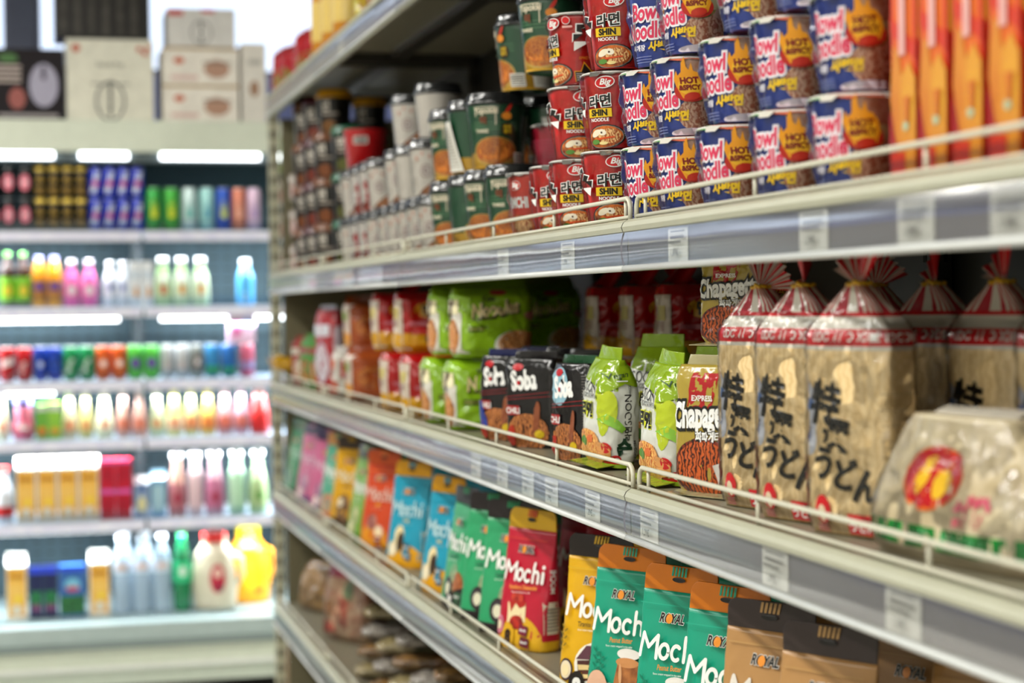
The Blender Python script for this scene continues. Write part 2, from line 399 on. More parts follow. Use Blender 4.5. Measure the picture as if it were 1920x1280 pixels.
def bottle(key, h, prof, body, capc, capr, caph, label=None, layers=(), kind='liquid', name='drink_bottle', cat='bottle', n=24, h2=None):
    """prof in fractions of r and h: list of (r metres, z fraction); label=(z0,z1,colour)"""
    if key in _P: return _P[key]
    t = thing(name, 'x', cat); pr = [(r, z*(h-caph)) for r, z in prof]; rf = proffn(pr)
    mb = MB(); fine = []
    for (r0, z0), (r1, z1) in zip(pr, pr[1:]):
        q = 3
        for i in range(q): fine.append((r0+(r1-r0)*i/q, z0+(z1-z0)*i/q))
    fine.append(pr[-1]); mb.lathe(fine, M(body, kind, h2), n); mb.build('body', t)
    if label:
        z0, z1, lc = label; zz = [z0*h+(z1-z0)*h*i/6 for i in range(7)]
        mb = MB().lathe([(rf(z)+.0006, z) for z in zz], M(lc, 'print'), n, caps=(0, 0))
        if layers: art(mb, list(layers), cylmap(lambda v: rf(v)+.0007), .012)
        mb.build('label', t)
    MB().lathe([(capr, h-caph-.001), (capr, h-.002), (capr*.92, h), (0, h)], M(capc, 'plastic'), 16).build('cap', t)
    _P[key] = t; return t
def carton(key, wd, dp, h, body, layers=(), cap=None, gable=True, name='drink_carton', cat='carton', topc=None, kind='print'):
    if key in _P: return _P[key]
    t = thing(name, 'x', cat); hb = h*.80 if gable else h
    mb = MB().box(-wd/2, wd/2, -dp/2, dp/2, 0, hb, M(body, kind))
    art(mb, list(layers), flat(0, -dp/2), .05); mb.build('body', t)
    if gable:
        a, b = wd/2, dp/2; zt = h-.02
        v = [(-a, -b, hb), (a, -b, hb), (a, b, hb), (-a, b, hb), (-a, -.003, zt), (a, -.003, zt), (a, .003, zt), (-a, .003, zt)]
        mb = MB().add(v, [(0,1,5,4), (2,3,7,6), (1,2,6,5), (3,0,4,7), (4,5,6,7)], M(topc or body, kind), False)
        mb.box(-a, a, -.002, .002, zt, h-.004, M(topc or body, kind)); mb.build('gable_top', t)
    if cap:
        zc = hb+(h-.02-hb)*.5 if gable else h
        MB().lathe([(.014, zc-.006), (.014, zc+.016), (0, zc+.016)], M(cap, 'plastic'), 16, c=(0, -dp*.20)).build('cap', t)
    _P[key] = t; return t

def fx(px): return (-.106 + px*.0019367)
ORD = ['first', 'second', 'third', 'fourth', 'fifth', 'sixth', 'seventh', 'eighth', 'ninth', 'tenth', 'eleventh', 'twelfth', 'thirteenth', 'fourteenth', 'fifteenth', 'sixteenth', 'seventeenth', 'eighteenth', 'nineteenth', 'twentieth', 'twenty-first', 'twenty-second', 'twenty-third', 'twenty-fourth', 'twenty-fifth', 'twenty-sixth']
WHT = M('f2f2ee', 'print'); BLK = M('15130f', 'print'); YEL = M('f0c414', 'print'); REDP = M('c81818', 'print'); GOLD = M('c9a13a', 'canmetal')
ROWN = ['top', 'second', 'third', 'fourth', 'fifth', 'lowest']
cnt = [0]*6
def put(row, px0, px1, proto, desc, grp, dz=0, dy=0, rz=0, pos=None):
    """centre of an item of the cooler seen between the columns px0 and px1"""
    if dz == 0 and dy == 0: cnt[row] += 1
    x = fx((px0+px1)/2)*(1+.012+dy/FY)
    lab = '%s, %s from left, cooler\'s %s shelf' % (desc, ORD[cnt[row]-1], ROWN[row])
    wd = max(abs(v.co.x) for c in bpy.data.objects if c.parent == proto for v in c.data.vertices if c.name.startswith(('body', 'label')))*2.04
    k = min(1, ((px1-px0+1)*.0019367*1.02-.0006)/wd) if proto['category'] != 'jug' else 1
    return dup(proto, (x, FY+.055+dy, ROWZ[row]+.0008+dz), rz, lab, grp, sc=(k, k, 1))

# top shelf: cans stacked two high on the left, singles on the right
c1 = can('pink_can', .118, .026, '16181c', EL(0, .058, .019, .030, M('e8788a', 'print')) + EL(0, .058, .009, .012, M('f2c0c8', 'print')))
c2 = can('gold_can', .118, .0235, '1b1812', RC(-.02, .02, .012, .045, M('8a6a1e', 'print')) + T('XL', 0, .06, .02, GOLD), band=(.82, 1.0, 'd8b84a'), top='d8b84a')
c3 = can('bluesilver_can', .118, .026, '2438b8', PG([(-.02, .02), (0, .02), (.02, .1), (0, .1)], M('e6ecf6', 'canmetal')) + EL(0, .055, .012, .012, M('c03a80', 'print')), top='e0e4f0')
for k in range(2):
    nm = ('lower', 'upper')[k]; dz = .1185*k
    for a, b in ((-21, 5), (6, 33), (36, 63)): 
        put(0, a, b, c1, 'black can with a pink emblem, %s layer' % nm, 'pink and black cans', dz)
    if k == 0: base = cnt[0]
    for i, (a, b) in enumerate(((65, 89), (90, 114), (115, 139), (140, 164))):
        if k == 0: put(0, a, b, c2, 'black and gold can, lower layer', 'black and gold cans')
        else: cnt[0] = 4+i; put(0, a, b, c2, 'black and gold can, upper layer', 'black and gold cans', dz)
    for i, (a, b) in enumerate(((166, 191), (192, 217), (218, 243), (244, 269))):
        if k == 0: put(0, a, b, c3, 'blue and silver can, lower layer', 'blue and silver cans')
        else: cnt[0] = 8+i; put(0, a, b, c3, 'blue and silver can, upper layer', 'blue and silver cans', dz)
    if k == 0: cnt[0] = 11
# correct the numbering of the upper pink cans
for o in [o for o in COL.objects if o.get('label', '').startswith('black can with a pink emblem, upper')]:
    i = sorted([-.14, -.067, -.01], key=lambda q: abs(q-o.location.x))
ups = sorted([o for o in COL.objects if o.get('label', '').startswith('black can with a pink emblem, upper')], key=lambda o: o.location.x)
for i, o in enumerate(ups): o['label'] = 'black can with a pink emblem, upper layer, %s from left, cooler\'s top shelf' % ORD[i]
cnt[0] = 11
clw = lambda c: PG([(-.012, .045), (-.008, .115), (-.004, .045), (0, .12), (.004, .045), (.009, .115), (.013, .045), (.01, .05), (-.01, .05)], M(c, 'print'))
for (a, b, body, mark, d) in ((272, 301, '3aa84a', 'e8e020', 'tall green energy can with yellow mark'), (304, 335, '46b040', 'e8e020', 'tall green energy can with yellow mark'),
      (337, 370, 'cfe6e4', '30a8a0', 'tall white energy can with teal mark'), (372, 402, 'a8dcd8', '2f8fb0', 'tall pale teal energy can'),
      (404, 432, '2c58c0', 'd8e020', 'tall blue energy can with yellow claw mark'), (434, 460, 'e08a70', 'f0b8a0', 'tall salmon pink can'), (463, 490, 'e6c8e0', '9a80c0', 'tall pale pink can')):
    put(0, a, b, can(d+body, .160, .0285, body, clw(mark)), d, 'tall energy cans')
# second shelf
soda = [(.030, 0), (.033, .03), (.033, .5), (.030, .58), (.031, .68), (.024, .80), (.013, .93), (.013, 1)]
b = bottle('brown_soda', .20, soda, '3a1a0c', '58a040', .013, .016, (.10, .55, '7ab82c'), EL(0, .06, .02, .02, M('e6c83a', 'print')))
put(1, 1, 30, b, 'brown soda bottle with a lime green label', 'soda bottles'); put(1, 30, 58, b, 'brown soda bottle with a lime green label', 'soda bottles')
b = bottle('yellow_drink', .185, [(.028, 0), (.030, .04), (.030, .55), (.029, .75), (.02, .92), (.015, 1)], 'f0a010', 'a0a0d8', .015, .018, (.12, .52, 'a87030'), RC(-.02, .02, .06, .09, M('5a3a90', 'print')))
put(1, 59, 86, b, 'amber yellow drink bottle with a brown and purple label', 'yellow drink bottles'); put(1, 87, 114, b, 'amber yellow drink bottle with a brown and purple label', 'yellow drink bottles')
b = bottle('pink_drink', .172, [(.030, 0), (.032, .05), (.030, .3), (.032, .5), (.026, .72), (.014, .9), (.014, 1)], 'e85aa0', 'f0e6ee', .015, .02, (.16, .56, 'e070a8'), EL(0, .06, .016, .016, WHT))
put(1, 117, 147, b, 'pink drink bottle with a white cap', 'pink drink bottles'); put(1, 149, 180, b, 'pink drink bottle with a white cap', 'pink drink bottles')
b = bottle('white_yogurt', .165, [(.028, 0), (.030, .05), (.028, .4), (.030, .6), (.022, .8), (.014, .94), (.014, 1)], 'e6e8ee', 'f4f4f6', .015, .016, (.2, .6, 'dfe2ee'), EL(0, .07, .012, .014, M('5a6ab0', 'print')))
put(1, 190, 216, b, 'white yogurt drink bottle', 'white drink bottles'); put(1, 217, 236, b, 'white yogurt drink bottle', 'white drink bottles')
c = carton('white_pack', .042, .05, .165, 'e9ecee', EL(.006, .05, .008, .022, M('c88a3a', 'print')) + RC(-.018, .018, .1, .13, M('d0dce6', 'print')), gable=False, name='drink_pack')
put(1, 237, 259, c, 'white drink pack with a small amber picture', 'white drink packs'); put(1, 260, 283, c, 'white drink pack with a small amber picture', 'white drink packs')
for i, (a, b_) in enumerate(((285, 318), (321, 353), (356, 390))):
    b = bottle('green_white%d' % (i > 0), .178, [(.031, 0), (.033, .05), (.032, .5), (.026, .75), (.017, .9), (.017, 1)], '9cc080', 'f6f6f4', .018, .022,
               (.08, .72, 'c4d8a8' if i == 0 else 'd4e2c0'), EL(0, .06, .012, .018, M('c8402a' if i == 0 else 'e0902a', 'print')) + RC(-.02, .02, .09, .11, WHT))
    put(1, a, b_, b, 'pale green drink bottle with a %s picture' % ('red' if i == 0 else 'small orange'), 'pale green bottles')
b = bottle('blue_bottle', .17, [(.031, 0), (.032, .05), (.032, .7), (.022, .88), (.017, 1)], '6ab8e6', 'f0f6fa', .018, .02, (.05, .7, '58b0e4'), T('MILK', 0, .03, .012, WHT, rot=90))
put(1, 440, 477, b, 'sky blue drink bottle standing apart', 'sky blue bottle')
# third shelf: short cans
def mark(c, c2='f2f2ee'): return EL(0, .06, .017, .022, M(c, 'print')) + EL(0, .06, .010, .012, M(c2, 'print'))
C = [(-2, 27, 'b01c20', PG([(-.022, .05), (.022, .065), (.022, .09), (-.022, .075)], WHT), 'red soda can with a white panel'), (29, 58, 'b8181e', T('Cola', 0, .05, .016, WHT, rot=75), 'red soda can with a white wavy mark'),
     (60, 85, '1a3a9c', mark('1a3a9c', 'c8d4f0'), 'blue cola can'), (86, 112, '1a3a9c', mark('2a56b8', '16245a'), 'blue cola can with a round emblem'),
     (114, 142, '1c8a50', T('Sprite', 0, .05, .018, WHT, rot=68), 'green lemonade can with white writing'), (144, 172, '1c8a50', T('Sprite', 0, .05, .018, WHT, rot=68), 'green lemonade can with white writing'),
     (174, 202, 'd85a1c', mark('e88040'), 'orange soda can with a round mark'), (203, 232, 'd85a1c', mark('e88040'), 'orange soda can with a round mark'),
     (234, 261, '5ac048', mark('4a2a80', '7a4ab0'), 'lime green can with a purple mark'), (263, 292, '5ac048', mark('4a2a80', '7a4ab0'), 'lime green can with a purple mark'),
     (296, 320, 'c6c8c8', T('zero', 0, .05, .012, M('c89088', 'print'), rot=80), 'silver white can with pale red writing'), (323, 350, 'c6c8c8', T('zero', 0, .05, .012, M('c89088', 'print'), rot=80), 'silver white can with pale red writing'),
     (352, 376, '8a8e88', mark('5a1c20'), 'grey can with a dark red emblem'), (378, 408, '3a8ac0', RC(-.03, .03, .01, .045, M('1f8a44', 'print')), 'blue and green can'), (410, 440, '2a6ab0', RC(-.03, .03, .01, .04, M('1f8a44', 'print')), 'dark blue and green can'),
     (443, 475, 'c8607a', RC(-.03, .03, .03, .06, M('7a80b0', 'print')), 'pink and lilac can')]
for i, (a, b_, col, ly, d) in enumerate(C): put(2, a, b_, can('c%s%s' % (col, d), .126, .0275, col, ly, top='d8dcdc'), d, 'short soda cans')
pk = carton('pink_multipack', .10, .06, .125, 'e8c4dc', EL(-.02, .05, .02, .03, M('d070a0', 'print')) + EL(.02, .08, .02, .02, M('b8c8f0', 'print')), gable=False, name='drink_pack', kind='film')
dup(pk, (fx(450)*1.012, FY+.07, ROWZ[2]+.128), 0, 'pale pink film-wrapped pack lying on the cans at the right of the cooler\'s third shelf', 'pink film pack')
# fourth shelf
cone = [(.030, 0), (.033, .04), (.033, .25), (.030, .42), (.018, .78), (.013, .92), (.013, 1)]
def cb(key, body, cap, lab=None): return bottle(key, .172, cone, body, cap, .015, .02, lab, (EL(0, .05, .013, .016, M('d86030', 'print')) if lab and lab[2] != body else ()))
put(3, -14, 14, cb('cb1', 'e6dcb0', 'f0f0e8', (.1, .4, 'e8e0c0')), 'cream drink bottle', 'cone shouldered bottles')
b = bottle('fat_pink', .150, [(.034, 0), (.038, .08), (.038, .45), (.030, .6), (.030, .8), (.026, 1)], 'd87088', '7a70c0', .030, .026, (.1, .5, 'c85068'), RC(-.02, .02, .04, .06, WHT))
put(3, 20, 60, b, 'wide rosy bottle with a violet cap', 'wide rosy bottle')
c = carton('juice_a', .044, .044, .13, '68a838', EL(0, .03, .016, .018, M('e08020', 'print')) + RC(-.02, .02, .105, .13, M('d8dcd0', 'print')), gable=False); put(3, 62, 84, c, 'small green juice carton with an orange picture', 'green juice cartons')
c = carton('juice_b', .048, .044, .135, '8cc03c', EL(0, .03, .016, .014, M('e8a030', 'print')) + RC(-.02, .02, .105, .135, M('d8dcd0', 'print')), gable=False); put(3, 85, 109, c, 'light green juice carton with a pale top', 'green juice cartons')
for a, b_, body, cap, lab, d in [(110, 138, 'd8c8a0', 'f4f4ee', 'c8b088', 'beige drink bottle with a white cap'), (141, 167, 'd8cc80', 'f4f4ee', 'd0bc78', 'pale yellow drink bottle with a white cap'), (172, 205, 'ece6b8', 'ffffff', 'f0ecc8', 'ivory drink bottle with a white cap'),
      (210, 237, 'd8a898', 'f4ecea', 'c88878', 'pinkish brown drink bottle'), (240, 268, 'd8a898', 'f4ecea', 'c88878', 'pinkish brown drink bottle'),
      (272, 301, 'd4dcb4', 'f2f8f0', 'c8d0a0', 'pale green drink bottle with a white cap'), (304, 334, 'e2dc78', 'f6f2a0', 'e8c8a0', 'yellow drink bottle'), (337, 365, 'd4d488', 'f4f4c0', 'd09a68', 'yellow green drink bottle'),
      (368, 398, 'dcc060', 'f0ea90', 'd08a40', 'golden drink bottle'), (401, 430, 'dca0a0', 'f6e6f0', 'b86860', 'dusky pink drink bottle'), (432, 461, 'd8a8b4', 'f2e2f2', 'b87070', 'dusky pink drink bottle')]:
    put(3, a, b_, cb('cone'+body+lab, body, cap, (.10, .42, lab)), d, 'cone shouldered bottles')
b = bottle('red_bottle', .168, [(.034, 0), (.036, .05), (.036, .45), (.034, .6), (.026, .8), (.02, 1)], 'd83030', 'f0b0a8', .022, .024, (.0, .35, 'b81818')); put(3, 464, 500, b, 'bright red bottle', 'red bottle')
# fifth shelf
b = bottle('milk_red', .205, [(.036, 0), (.038, .04), (.038, .6), (.02, .85), (.018, 1)], 'dcdfe6', 'd83028', .02, .02, (.12, .30, 'b81c20')); put(4, -18, 20, b, 'white milk bottle with red cap and band', 'milk bottle')
oc = carton('orange_carton', .072, .07, .245, 'f2f0e4', RC(-.033, .033, .012, .19, M('e6a020', 'print', 'f0c060', 12.)) + EL(.006, .075, .010, .012, M('f8d820', 'print')) + EL(0, .035, .020, .020, M('e6dcc8', 'print')) + RC(-.026, .026, .15, .165, M('b87a18', 'print')), cap='fafafa', topc='f2f0e6')
for a, b_ in ((25, 60), (63, 98), (101, 136), (139, 175)): put(4, a, b_, oc, 'tall orange juice carton with a white top', 'orange juice cartons')
rp = carton('red_cup', .055, .06, .110, 'c01030', RC(-.0275, .0275, .095, .110, M('e060b0', 'print')) + RC(-.01, .01, .03, .08, M('a00c28', 'print')), gable=False, name='drink_pack')
for k in (0, 1):
    for i, (a, b_) in enumerate(((178, 206), (208, 236))):
        if k: cnt[4] = 5+i
        put(4, a, b_, rp, 'crimson pack with a pink edge, %s layer' % ('upper' if k else 'lower'), 'crimson packs', .1115*k); cnt[4] = 6+i
cnt[4] = 7
c = carton('milk_s1', .054, .05, .16, '8aa0c0', EL(0, .05, .017, .03, M('e0d8a0', 'print')) + EL(0, .11, .014, .014, M('3c5a90', 'print')), cap='e8e8e8', topc='dfe6ee'); put(4, 241, 270, c, 'small blue milk carton with a cream picture', 'small milk cartons')
c = carton('milk_s2', .054, .05, .18, '7aa8cc', RC(-.02, .02, .02, .12, M('a8ccd8', 'print')), topc='98c4dc'); put(4, 272, 301, c, 'small light blue milk carton', 'small milk cartons')
slope = [(.034, 0), (.036, .04), (.036, .35), (.030, .6), (.018, .85), (.016, 1)]
ribb = [(.030, 0)] + [(.031+.002*(i % 2), .05+.05*i) for i in range(14)] + [(.02, .85), (.018, 1)]
for a, b_, pf, body, cap, lab, d in ((305, 340, slope, 'dca898', 'fafafa', (.05, .5, 'b87078'), 'peach yogurt bottle with a berry label'), (343, 371, ribb, 'e6c8cc', 'ffffff', None, 'ribbed pale pink yogurt bottle'), (374, 414, slope, 'e0b0bc', 'fdf6fa', (.10, .55, 'c07090'), 'rose yogurt bottle with a berry label'),
      (418, 455, ribb, 'b8e0bc', 'f8fff8', None, 'ribbed mint green yogurt bottle'), (459, 496, slope, 'c4dca8', 'f0f8f0', (.1, .5, 'a8c088'), 'pale lime yogurt bottle with a green label')):
    put(4, a, b_, bottle('y'+body, .245, pf, body, cap, .021, .028, lab, EL(0, .07, .014, .02, M('a02040' if 'berry' in d else '5a9040', 'print')) if lab else (), n=28), d, 'yogurt bottles')
# lowest shelf
put(5, 3, 42, oc, 'orange juice carton standing alone at the left', 'orange juice cartons')
c = carton('dark_pack', .05, .06, .19, '16204a', RC(-.02, .02, .05, .10, M('1d7040', 'print')) + EL(0, .04, .014, .014, M('80406a', 'print')) + RC(-.025, .025, .165, .19, M('2a48d8', 'print')), gable=False, name='drink_pack')
put(5, 45, 70, c, 'dark navy drink pack with a blue top', 'navy drink packs'); put(5, 71, 97, c, 'dark navy drink pack with a blue top', 'navy drink packs')
c = carton('green_pack', .094, .07, .19, '3060a0', RC(-.045, .045, .01, .08, M('2a7038', 'print', '184a28', 60.)) + EL(0, .12, .028, .024, M('7ac0d8', 'print')) + EL(0, .105, .024, .010, M('c04a50', 'print')) + RC(-.047, .047, .170, .19, M('2a48d8', 'print')), gable=False, name='drink_pack')
put(5, 99, 149, c, 'blue and green multipack of small drinks', 'blue green multipack')
put(5, 153, 195, oc, 'orange juice carton beside the water bottles', 'orange juice cartons')
wb = [(.030, 0), (.034, .03)] + [(.034-.002*(i % 2), .08+.045*i) for i in range(12)] + [(.033, .66), (.028, .78), (.014, .92), (.014, 1)]
wa = bottle('water', .292, wb, 'b8ccdc', 'e8eef6', .016, .018, (.52, .66, 'd0dcea'), RC(-.02, .02, .165, .185, M('d8b8b0', 'print')), kind='frost')
for a, b_, dy in ((198, 234, 0), (236, 272, 0), (274, 310, 0), (206, 242, .085), (244, 280, .085)):
    o = put(5, a, b_, wa, 'clear ribbed water bottle', 'water bottles', 0, dy)
    if dy: o['label'] = 'clear ribbed water bottle behind the front row, %s, cooler\'s lowest shelf' % ('left one' if a == 206 else 'right one')
gb = bottle('green_bottle', .31, [(.030, 0), (.036, .04), (.036, .55), (.030, .72), (.014, .92), (.014, 1)], '0c7a4a', '18a060', .017, .02, (.35, .6, '2cc080'), EL(0, .15, .015, .02, M('e0f0e0', 'print')), n=28)
put(5, 312, 347, gb, 'tall green soda bottle beside the cream jug', 'green soda bottle')
def jug(key, body, cap, layers, kind='plastic'):
    t = thing('drink_jug', 'x', 'jug'); h = .265
    pr = [(.070, 0), (.080, .03), (.086, .30), (.084, .55), (.070, .80), (.045, .93), (.045, 1)]
    fine = []
    for (r0, z0), (r1, z1) in zip(pr, pr[1:]):
        for i in range(4): fine.append((r0+(r1-r0)*i/4, (z0+(z1-z0)*i/4)*h))
    fine.append((.045, h)); mb = MB().lathe(fine, M(body, kind), 36); mb.v = [(x, y*.62, z) for x, y, z in mb.v]
    rf = proffn(fine); cm = cylmap(rf)
    art(mb, list(layers), lambda u, v, k: (lambda p: (p[0], p[1]*.62-.0006, p[2]))(cm(u, v, k)), .012); mb.build('body', t)
    MB().lathe([(.042, h-.012), (.044, h), (.043, h+.022), (.038, h+.028), (0, h+.028)], M(cap, 'plastic'), 28).build('cap', t)
    mb = MB().tube([(.060, 0, .21), (.100, 0, .19), (.104, 0, .13), (.078, 0, .08)], .010, M(body, kind), 10); mb.build('handle', t)
    return t
j1 = jug('cream_jug', 'd6ccb4', 'd82a28', EL(.02, .12, .030, .055, M('b8203c', 'print')) + EL(.02, .14, .016, .018, M('e8c0b0', 'print')) + EL(.026, .085, .012, .014, M('6a1a38', 'print')))
j2 = jug('yellow_jug', 'f0a010', 'f0d800', EL(-.01, .11, .026, .06, M('f4b820', 'print')) + EL(.045, .12, .008, .05, M('3a2a18', 'print'), 15) + EL(.03, .05, .02, .016, M('d86a10', 'print')))
put(5, 345, 438, j1, 'large cream jug with a red lid', 'large jugs', rz=-14); o = put(5, 425, 500, j2, 'large yellow jug with a yellow lid', 'large jugs', 0, .0, rz=10)
o.location.y += .11
# boxes on top of the cooler
TZ = H+.692
def pbox(name, label, x0, x1, z0, z1, d, col, layers, y=FY+.02, kind='paper'):
    t = thing(name, label, 'box', (fx((x0+x1)/2)*(1+(y-FY)/FY), y+d/2, z0)); wd = (x1-x0)*.0019367*(1+(y-FY)/FY)
    mb = MB().box(-wd/2, wd/2, -d/2, d/2, 0, z1-z0, M(col, kind), .002); art(mb, layers(wd, z1-z0), flat(.0002, -d/2), .2); mb.build('carton', t)
    MB().box(-wd/2+.001, wd/2-.001, -.004, .004, z1-z0-.0002, z1-z0+.0006, M('cfc8b0', 'film')).build('tape', t); return t
POT = M('6c6c68', 'print'); 
pbox('cookware_box', 'dark cookware box with a silver pot picture at the left end of the cooler top', -3, 126, TZ, TZ+.262, .25, '201a1e',
     lambda w, h: EL(.05, .13, .052, .08, M('a8a4b8', 'print')) + RC(.043, .057, .15, .2, M('3a3440', 'print')) + EL(-.045, .08, .03, .04, M('9a5048', 'print')) + EL(-.075, h-.035, .035, .018, M('3c6a2c', 'print')) +
     sum([RC(-.12, -.03, h-.07-.018*i, h-.06-.018*i, M('b8a8a0', 'print')) for i in range(4)], []) + RC(-.11, .1, .012, .024, M('a8a0a0', 'print')))
pbox('cookware_box', 'cream cookware box with a stock pot drawing, below the black case', 129, 291, TZ, TZ+.302, .26, 'e6e3d2',
     lambda w, h: EL(0, .075, .056, .075, POT) + EL(0, .075, .047, .066, M('e6e3d2', 'paper')) + sum([RC(-.05, .05, .05+.03*q, .0525+.03*q, POT) for q in range(3)], []) + RC(-.07, .07, .135, .140, POT) + RC(-.005, .005, .015, .145, M('3c3c38', 'print')) + T('Stock Pot', 0, .20, .018, M('9a9a90', 'print')) +
     EL(-w/2+.035, h-.035, .015, .015, M('c86048', 'print')) + EL(w/2-.05, h-.035, .010, .010, M('c86048', 'print')) + EL(w/2-.03, h-.05, .010, .010, M('c86048', 'print')) + EL(w/2-.02, h-.03, .008, .008, M('c86048', 'print')), y=FY+.01)
pbox('bottle_case', 'black case of six bottles standing on the cream cookware box', 108, 286, TZ+.304, TZ+.50, .2, '1c1a18',
     lambda w, h: sum([RC(-w/2+.02+i*(w-.04)/6, -w/2+.045+i*(w-.04)/6, .012, h-.02, M('4a4640', 'print', '2a2622', 30.)) + EL(-w/2+.032+i*(w-.04)/6, h-.03, .008, .008, M('a06050', 'print')) for i in range(6)], []), y=FY+.01, kind='print')
for k, nm in ((0, 'lower'), (1, 'middle')):
    pbox('cookware_box', 'flat white pan box with a copper pan picture, %s of the three stacked' % nm, 308, 453, TZ+.1405*k, TZ+.1405*k+.139, .26, 'efe8dc',
         lambda w, h: EL(.06, .06, .048, .034, M('b8907a', 'print')) + RC(.008, .112, .08, .086, M('6a6058', 'print')) + EL(-.08, .09, .02, .012, M('c8603c', 'print')) + RC(-.11, -.01, .02, .035, M('dcb8b0', 'print')) + RC(-w/2, w/2, h-.008, h, M('b89860', 'print')))
pbox('cookware_box', 'white pot box with a red corner, topmost of the three stacked', 318, 448, TZ+.2815, TZ+.425, .24, 'e0ddd8',
     lambda w, h: EL(0, .055, .040, .045, M('8a8884', 'print')) + EL(0, .055, .034, .039, M('e0ddd8', 'paper')) + RC(-.004, .004, .012, .1, M('5a5854', 'print')) + RC(-w/2+.004, -w/2+.06, h-.028, h-.008, M('c83a3a', 'print')) + RC(.0, .05, h-.016, h-.002, M('c83a3a', 'print')))
pbox('cookware_box', 'narrow white box with a brown oval standing right of the stacked pan boxes', 459, 506, TZ, TZ+.300, .24, 'e6e0d6', lambda w, h: EL(.002, .13, .018, .03, M('a07a60', 'print')) + RC(-.02, .03, .22, .24, M('b8b4ac', 'print')))

# ================================================================ packs: one parametric skin, artwork printed on it
def wr(p, amp, sc, seed=0.):
    q = Vector((p[0]*sc+seed, p[1]*sc, p[2]*sc*.6))
    n = noise.noise(q); m = noise.noise(q*2.7+Vector((9, 3, 1)))
    return amp*(n*.9 + (1-abs(m)*2.2)*.55 - .25)
class Skin:
    """closed bag skin; A(v), B(v): half width and half depth; lean(v) shifts y"""
    def __init__(s, h, A, B, n=4., amp=.0015, sc=28., seed=0., lean=lambda v: 0., z0=0., xo=lambda v: 0.):
        s.h, s.A, s.B, s.n, s.amp, s.sc, s.seed, s.lean, s.z0, s.xo = h, A, B, n, amp, sc, seed, lean, z0, xo
    def push(s, x, y, v, k=0):
        a, b, n = s.A(v), s.B(v), s.n
        gx = math.copysign(abs(x/a)**(n-1)/a, x); gy = math.copysign(abs(y/b)**(n-1)/b, y); g = math.hypot(gx, gy) or 1
        fade = min(1, v*8, (1-v)*8); am = min(s.amp, b*.6)
        d = (wr((x, y, v*s.h), am, s.sc, s.seed)*fade if am else 0) + k*EPS
        return (x+gx/g*d+s.xo(v), y+gy/g*d+s.lean(v), s.z0+v*s.h)
    def ring(s, t, v):
        a, b, n = s.A(v), s.B(v), s.n; c, q = math.cos(t), math.sin(t)
        return s.push(a*math.copysign(abs(c)**(2/n), c), b*math.copysign(abs(q)**(2/n), q), v)
    def mesh(s, mb, m, nu=48, nv=26, matf=None):
        k = len(mb.v); mb.grid(lambda u, v: s.ring(2*PI*u, v), nu, nv, m, matf, True)
        mb.f.append(tuple(k+i for i in reversed(range(nu)))); mb.m.append(mb.mi(matf(0, 0) if matf else m)); mb.sm.append(False)
        q = k+nu*nv; mb.f.append(tuple(q+i for i in range(nu))); mb.m.append(mb.mi(matf(0, 1) if matf else m)); mb.sm.append(False)
        return mb
    def front(s, u, z, k):
        v = min(max((z-s.z0)/s.h, .001), .999); a, b = s.A(v), s.B(v); x = max(-a*.985, min(a*.985, u))
        return s.push(x, -b*(1-abs(x/a)**s.n)**(1/s.n), v, k)
    def back(s, u, z, k):
        v = min(max((z-s.z0)/s.h, .001), .999); a, b = s.A(v), s.B(v); x = max(-a*.985, min(a*.985, -u))
        return s.push(x, b*(1-abs(x/a)**s.n)**(1/s.n), v, k)
    def right(s, u, z, k):
        v = min(max((z-s.z0)/s.h, .001), .999); a, b = s.A(v), s.B(v); y = max(-b*.97, min(b*.97, u))
        return s.push(a*(1-abs(y/b)**s.n)**(1/s.n), y, v, k)
    def left(s, u, z, k):
        v = min(max((z-s.z0)/s.h, .001), .999); a, b = s.A(v), s.B(v); y = max(-b*.97, min(b*.97, -u))
        return s.push(-a*(1-abs(y/b)**s.n)**(1/s.n), y, v, k)
def fin(t, name, w, z0, h, m, lean=0., curl=.004, art_=(), seed=0., ridge=.0009, rnd=.0, tz=None, nr=11, y0=0.):
    """crimped flat seal; rnd rounds the outer corners"""
    def A(v): return w/2*(1-rnd*max(0, (v-.55)/.45)**3)
    def B(v): return .0011+ridge*.5*math.sin(v*nr*2*PI)**2
    sk = Skin(h, A, B, 10., 0, 1, 0, lambda v: y0+lean*v*v, z0)
    def off(p):
        return (p[0], p[1]+curl*math.sin(p[0]/w*5+seed)*((p[2]-z0)/h), p[2]+(tz(p[0]) if tz else 0))
    mb = MB(); k = len(mb.v); sk.mesh(mb, m, 40, nr*4); mb.v = [off(p) for p in mb.v]
    if art_: art(mb, art_, lambda u, v, k: off(sk.front(u, v, k+2)), .008)
    return mb.build(name, t)
def place(proto, px, X, rz, w, d, z, label, group, rx=0, ry=0, sc=None):
    """the front left foot of the pack stands on the plane X in column px"""
    c, s_ = math.cos(R(rz)), math.sin(R(rz)); lx, ly = -w/2, -d/2
    return dup(proto, (X-(lx*c-ly*s_), along(px, X)-(lx*s_+ly*c), z), rz, label, group, rx, ry, sc)

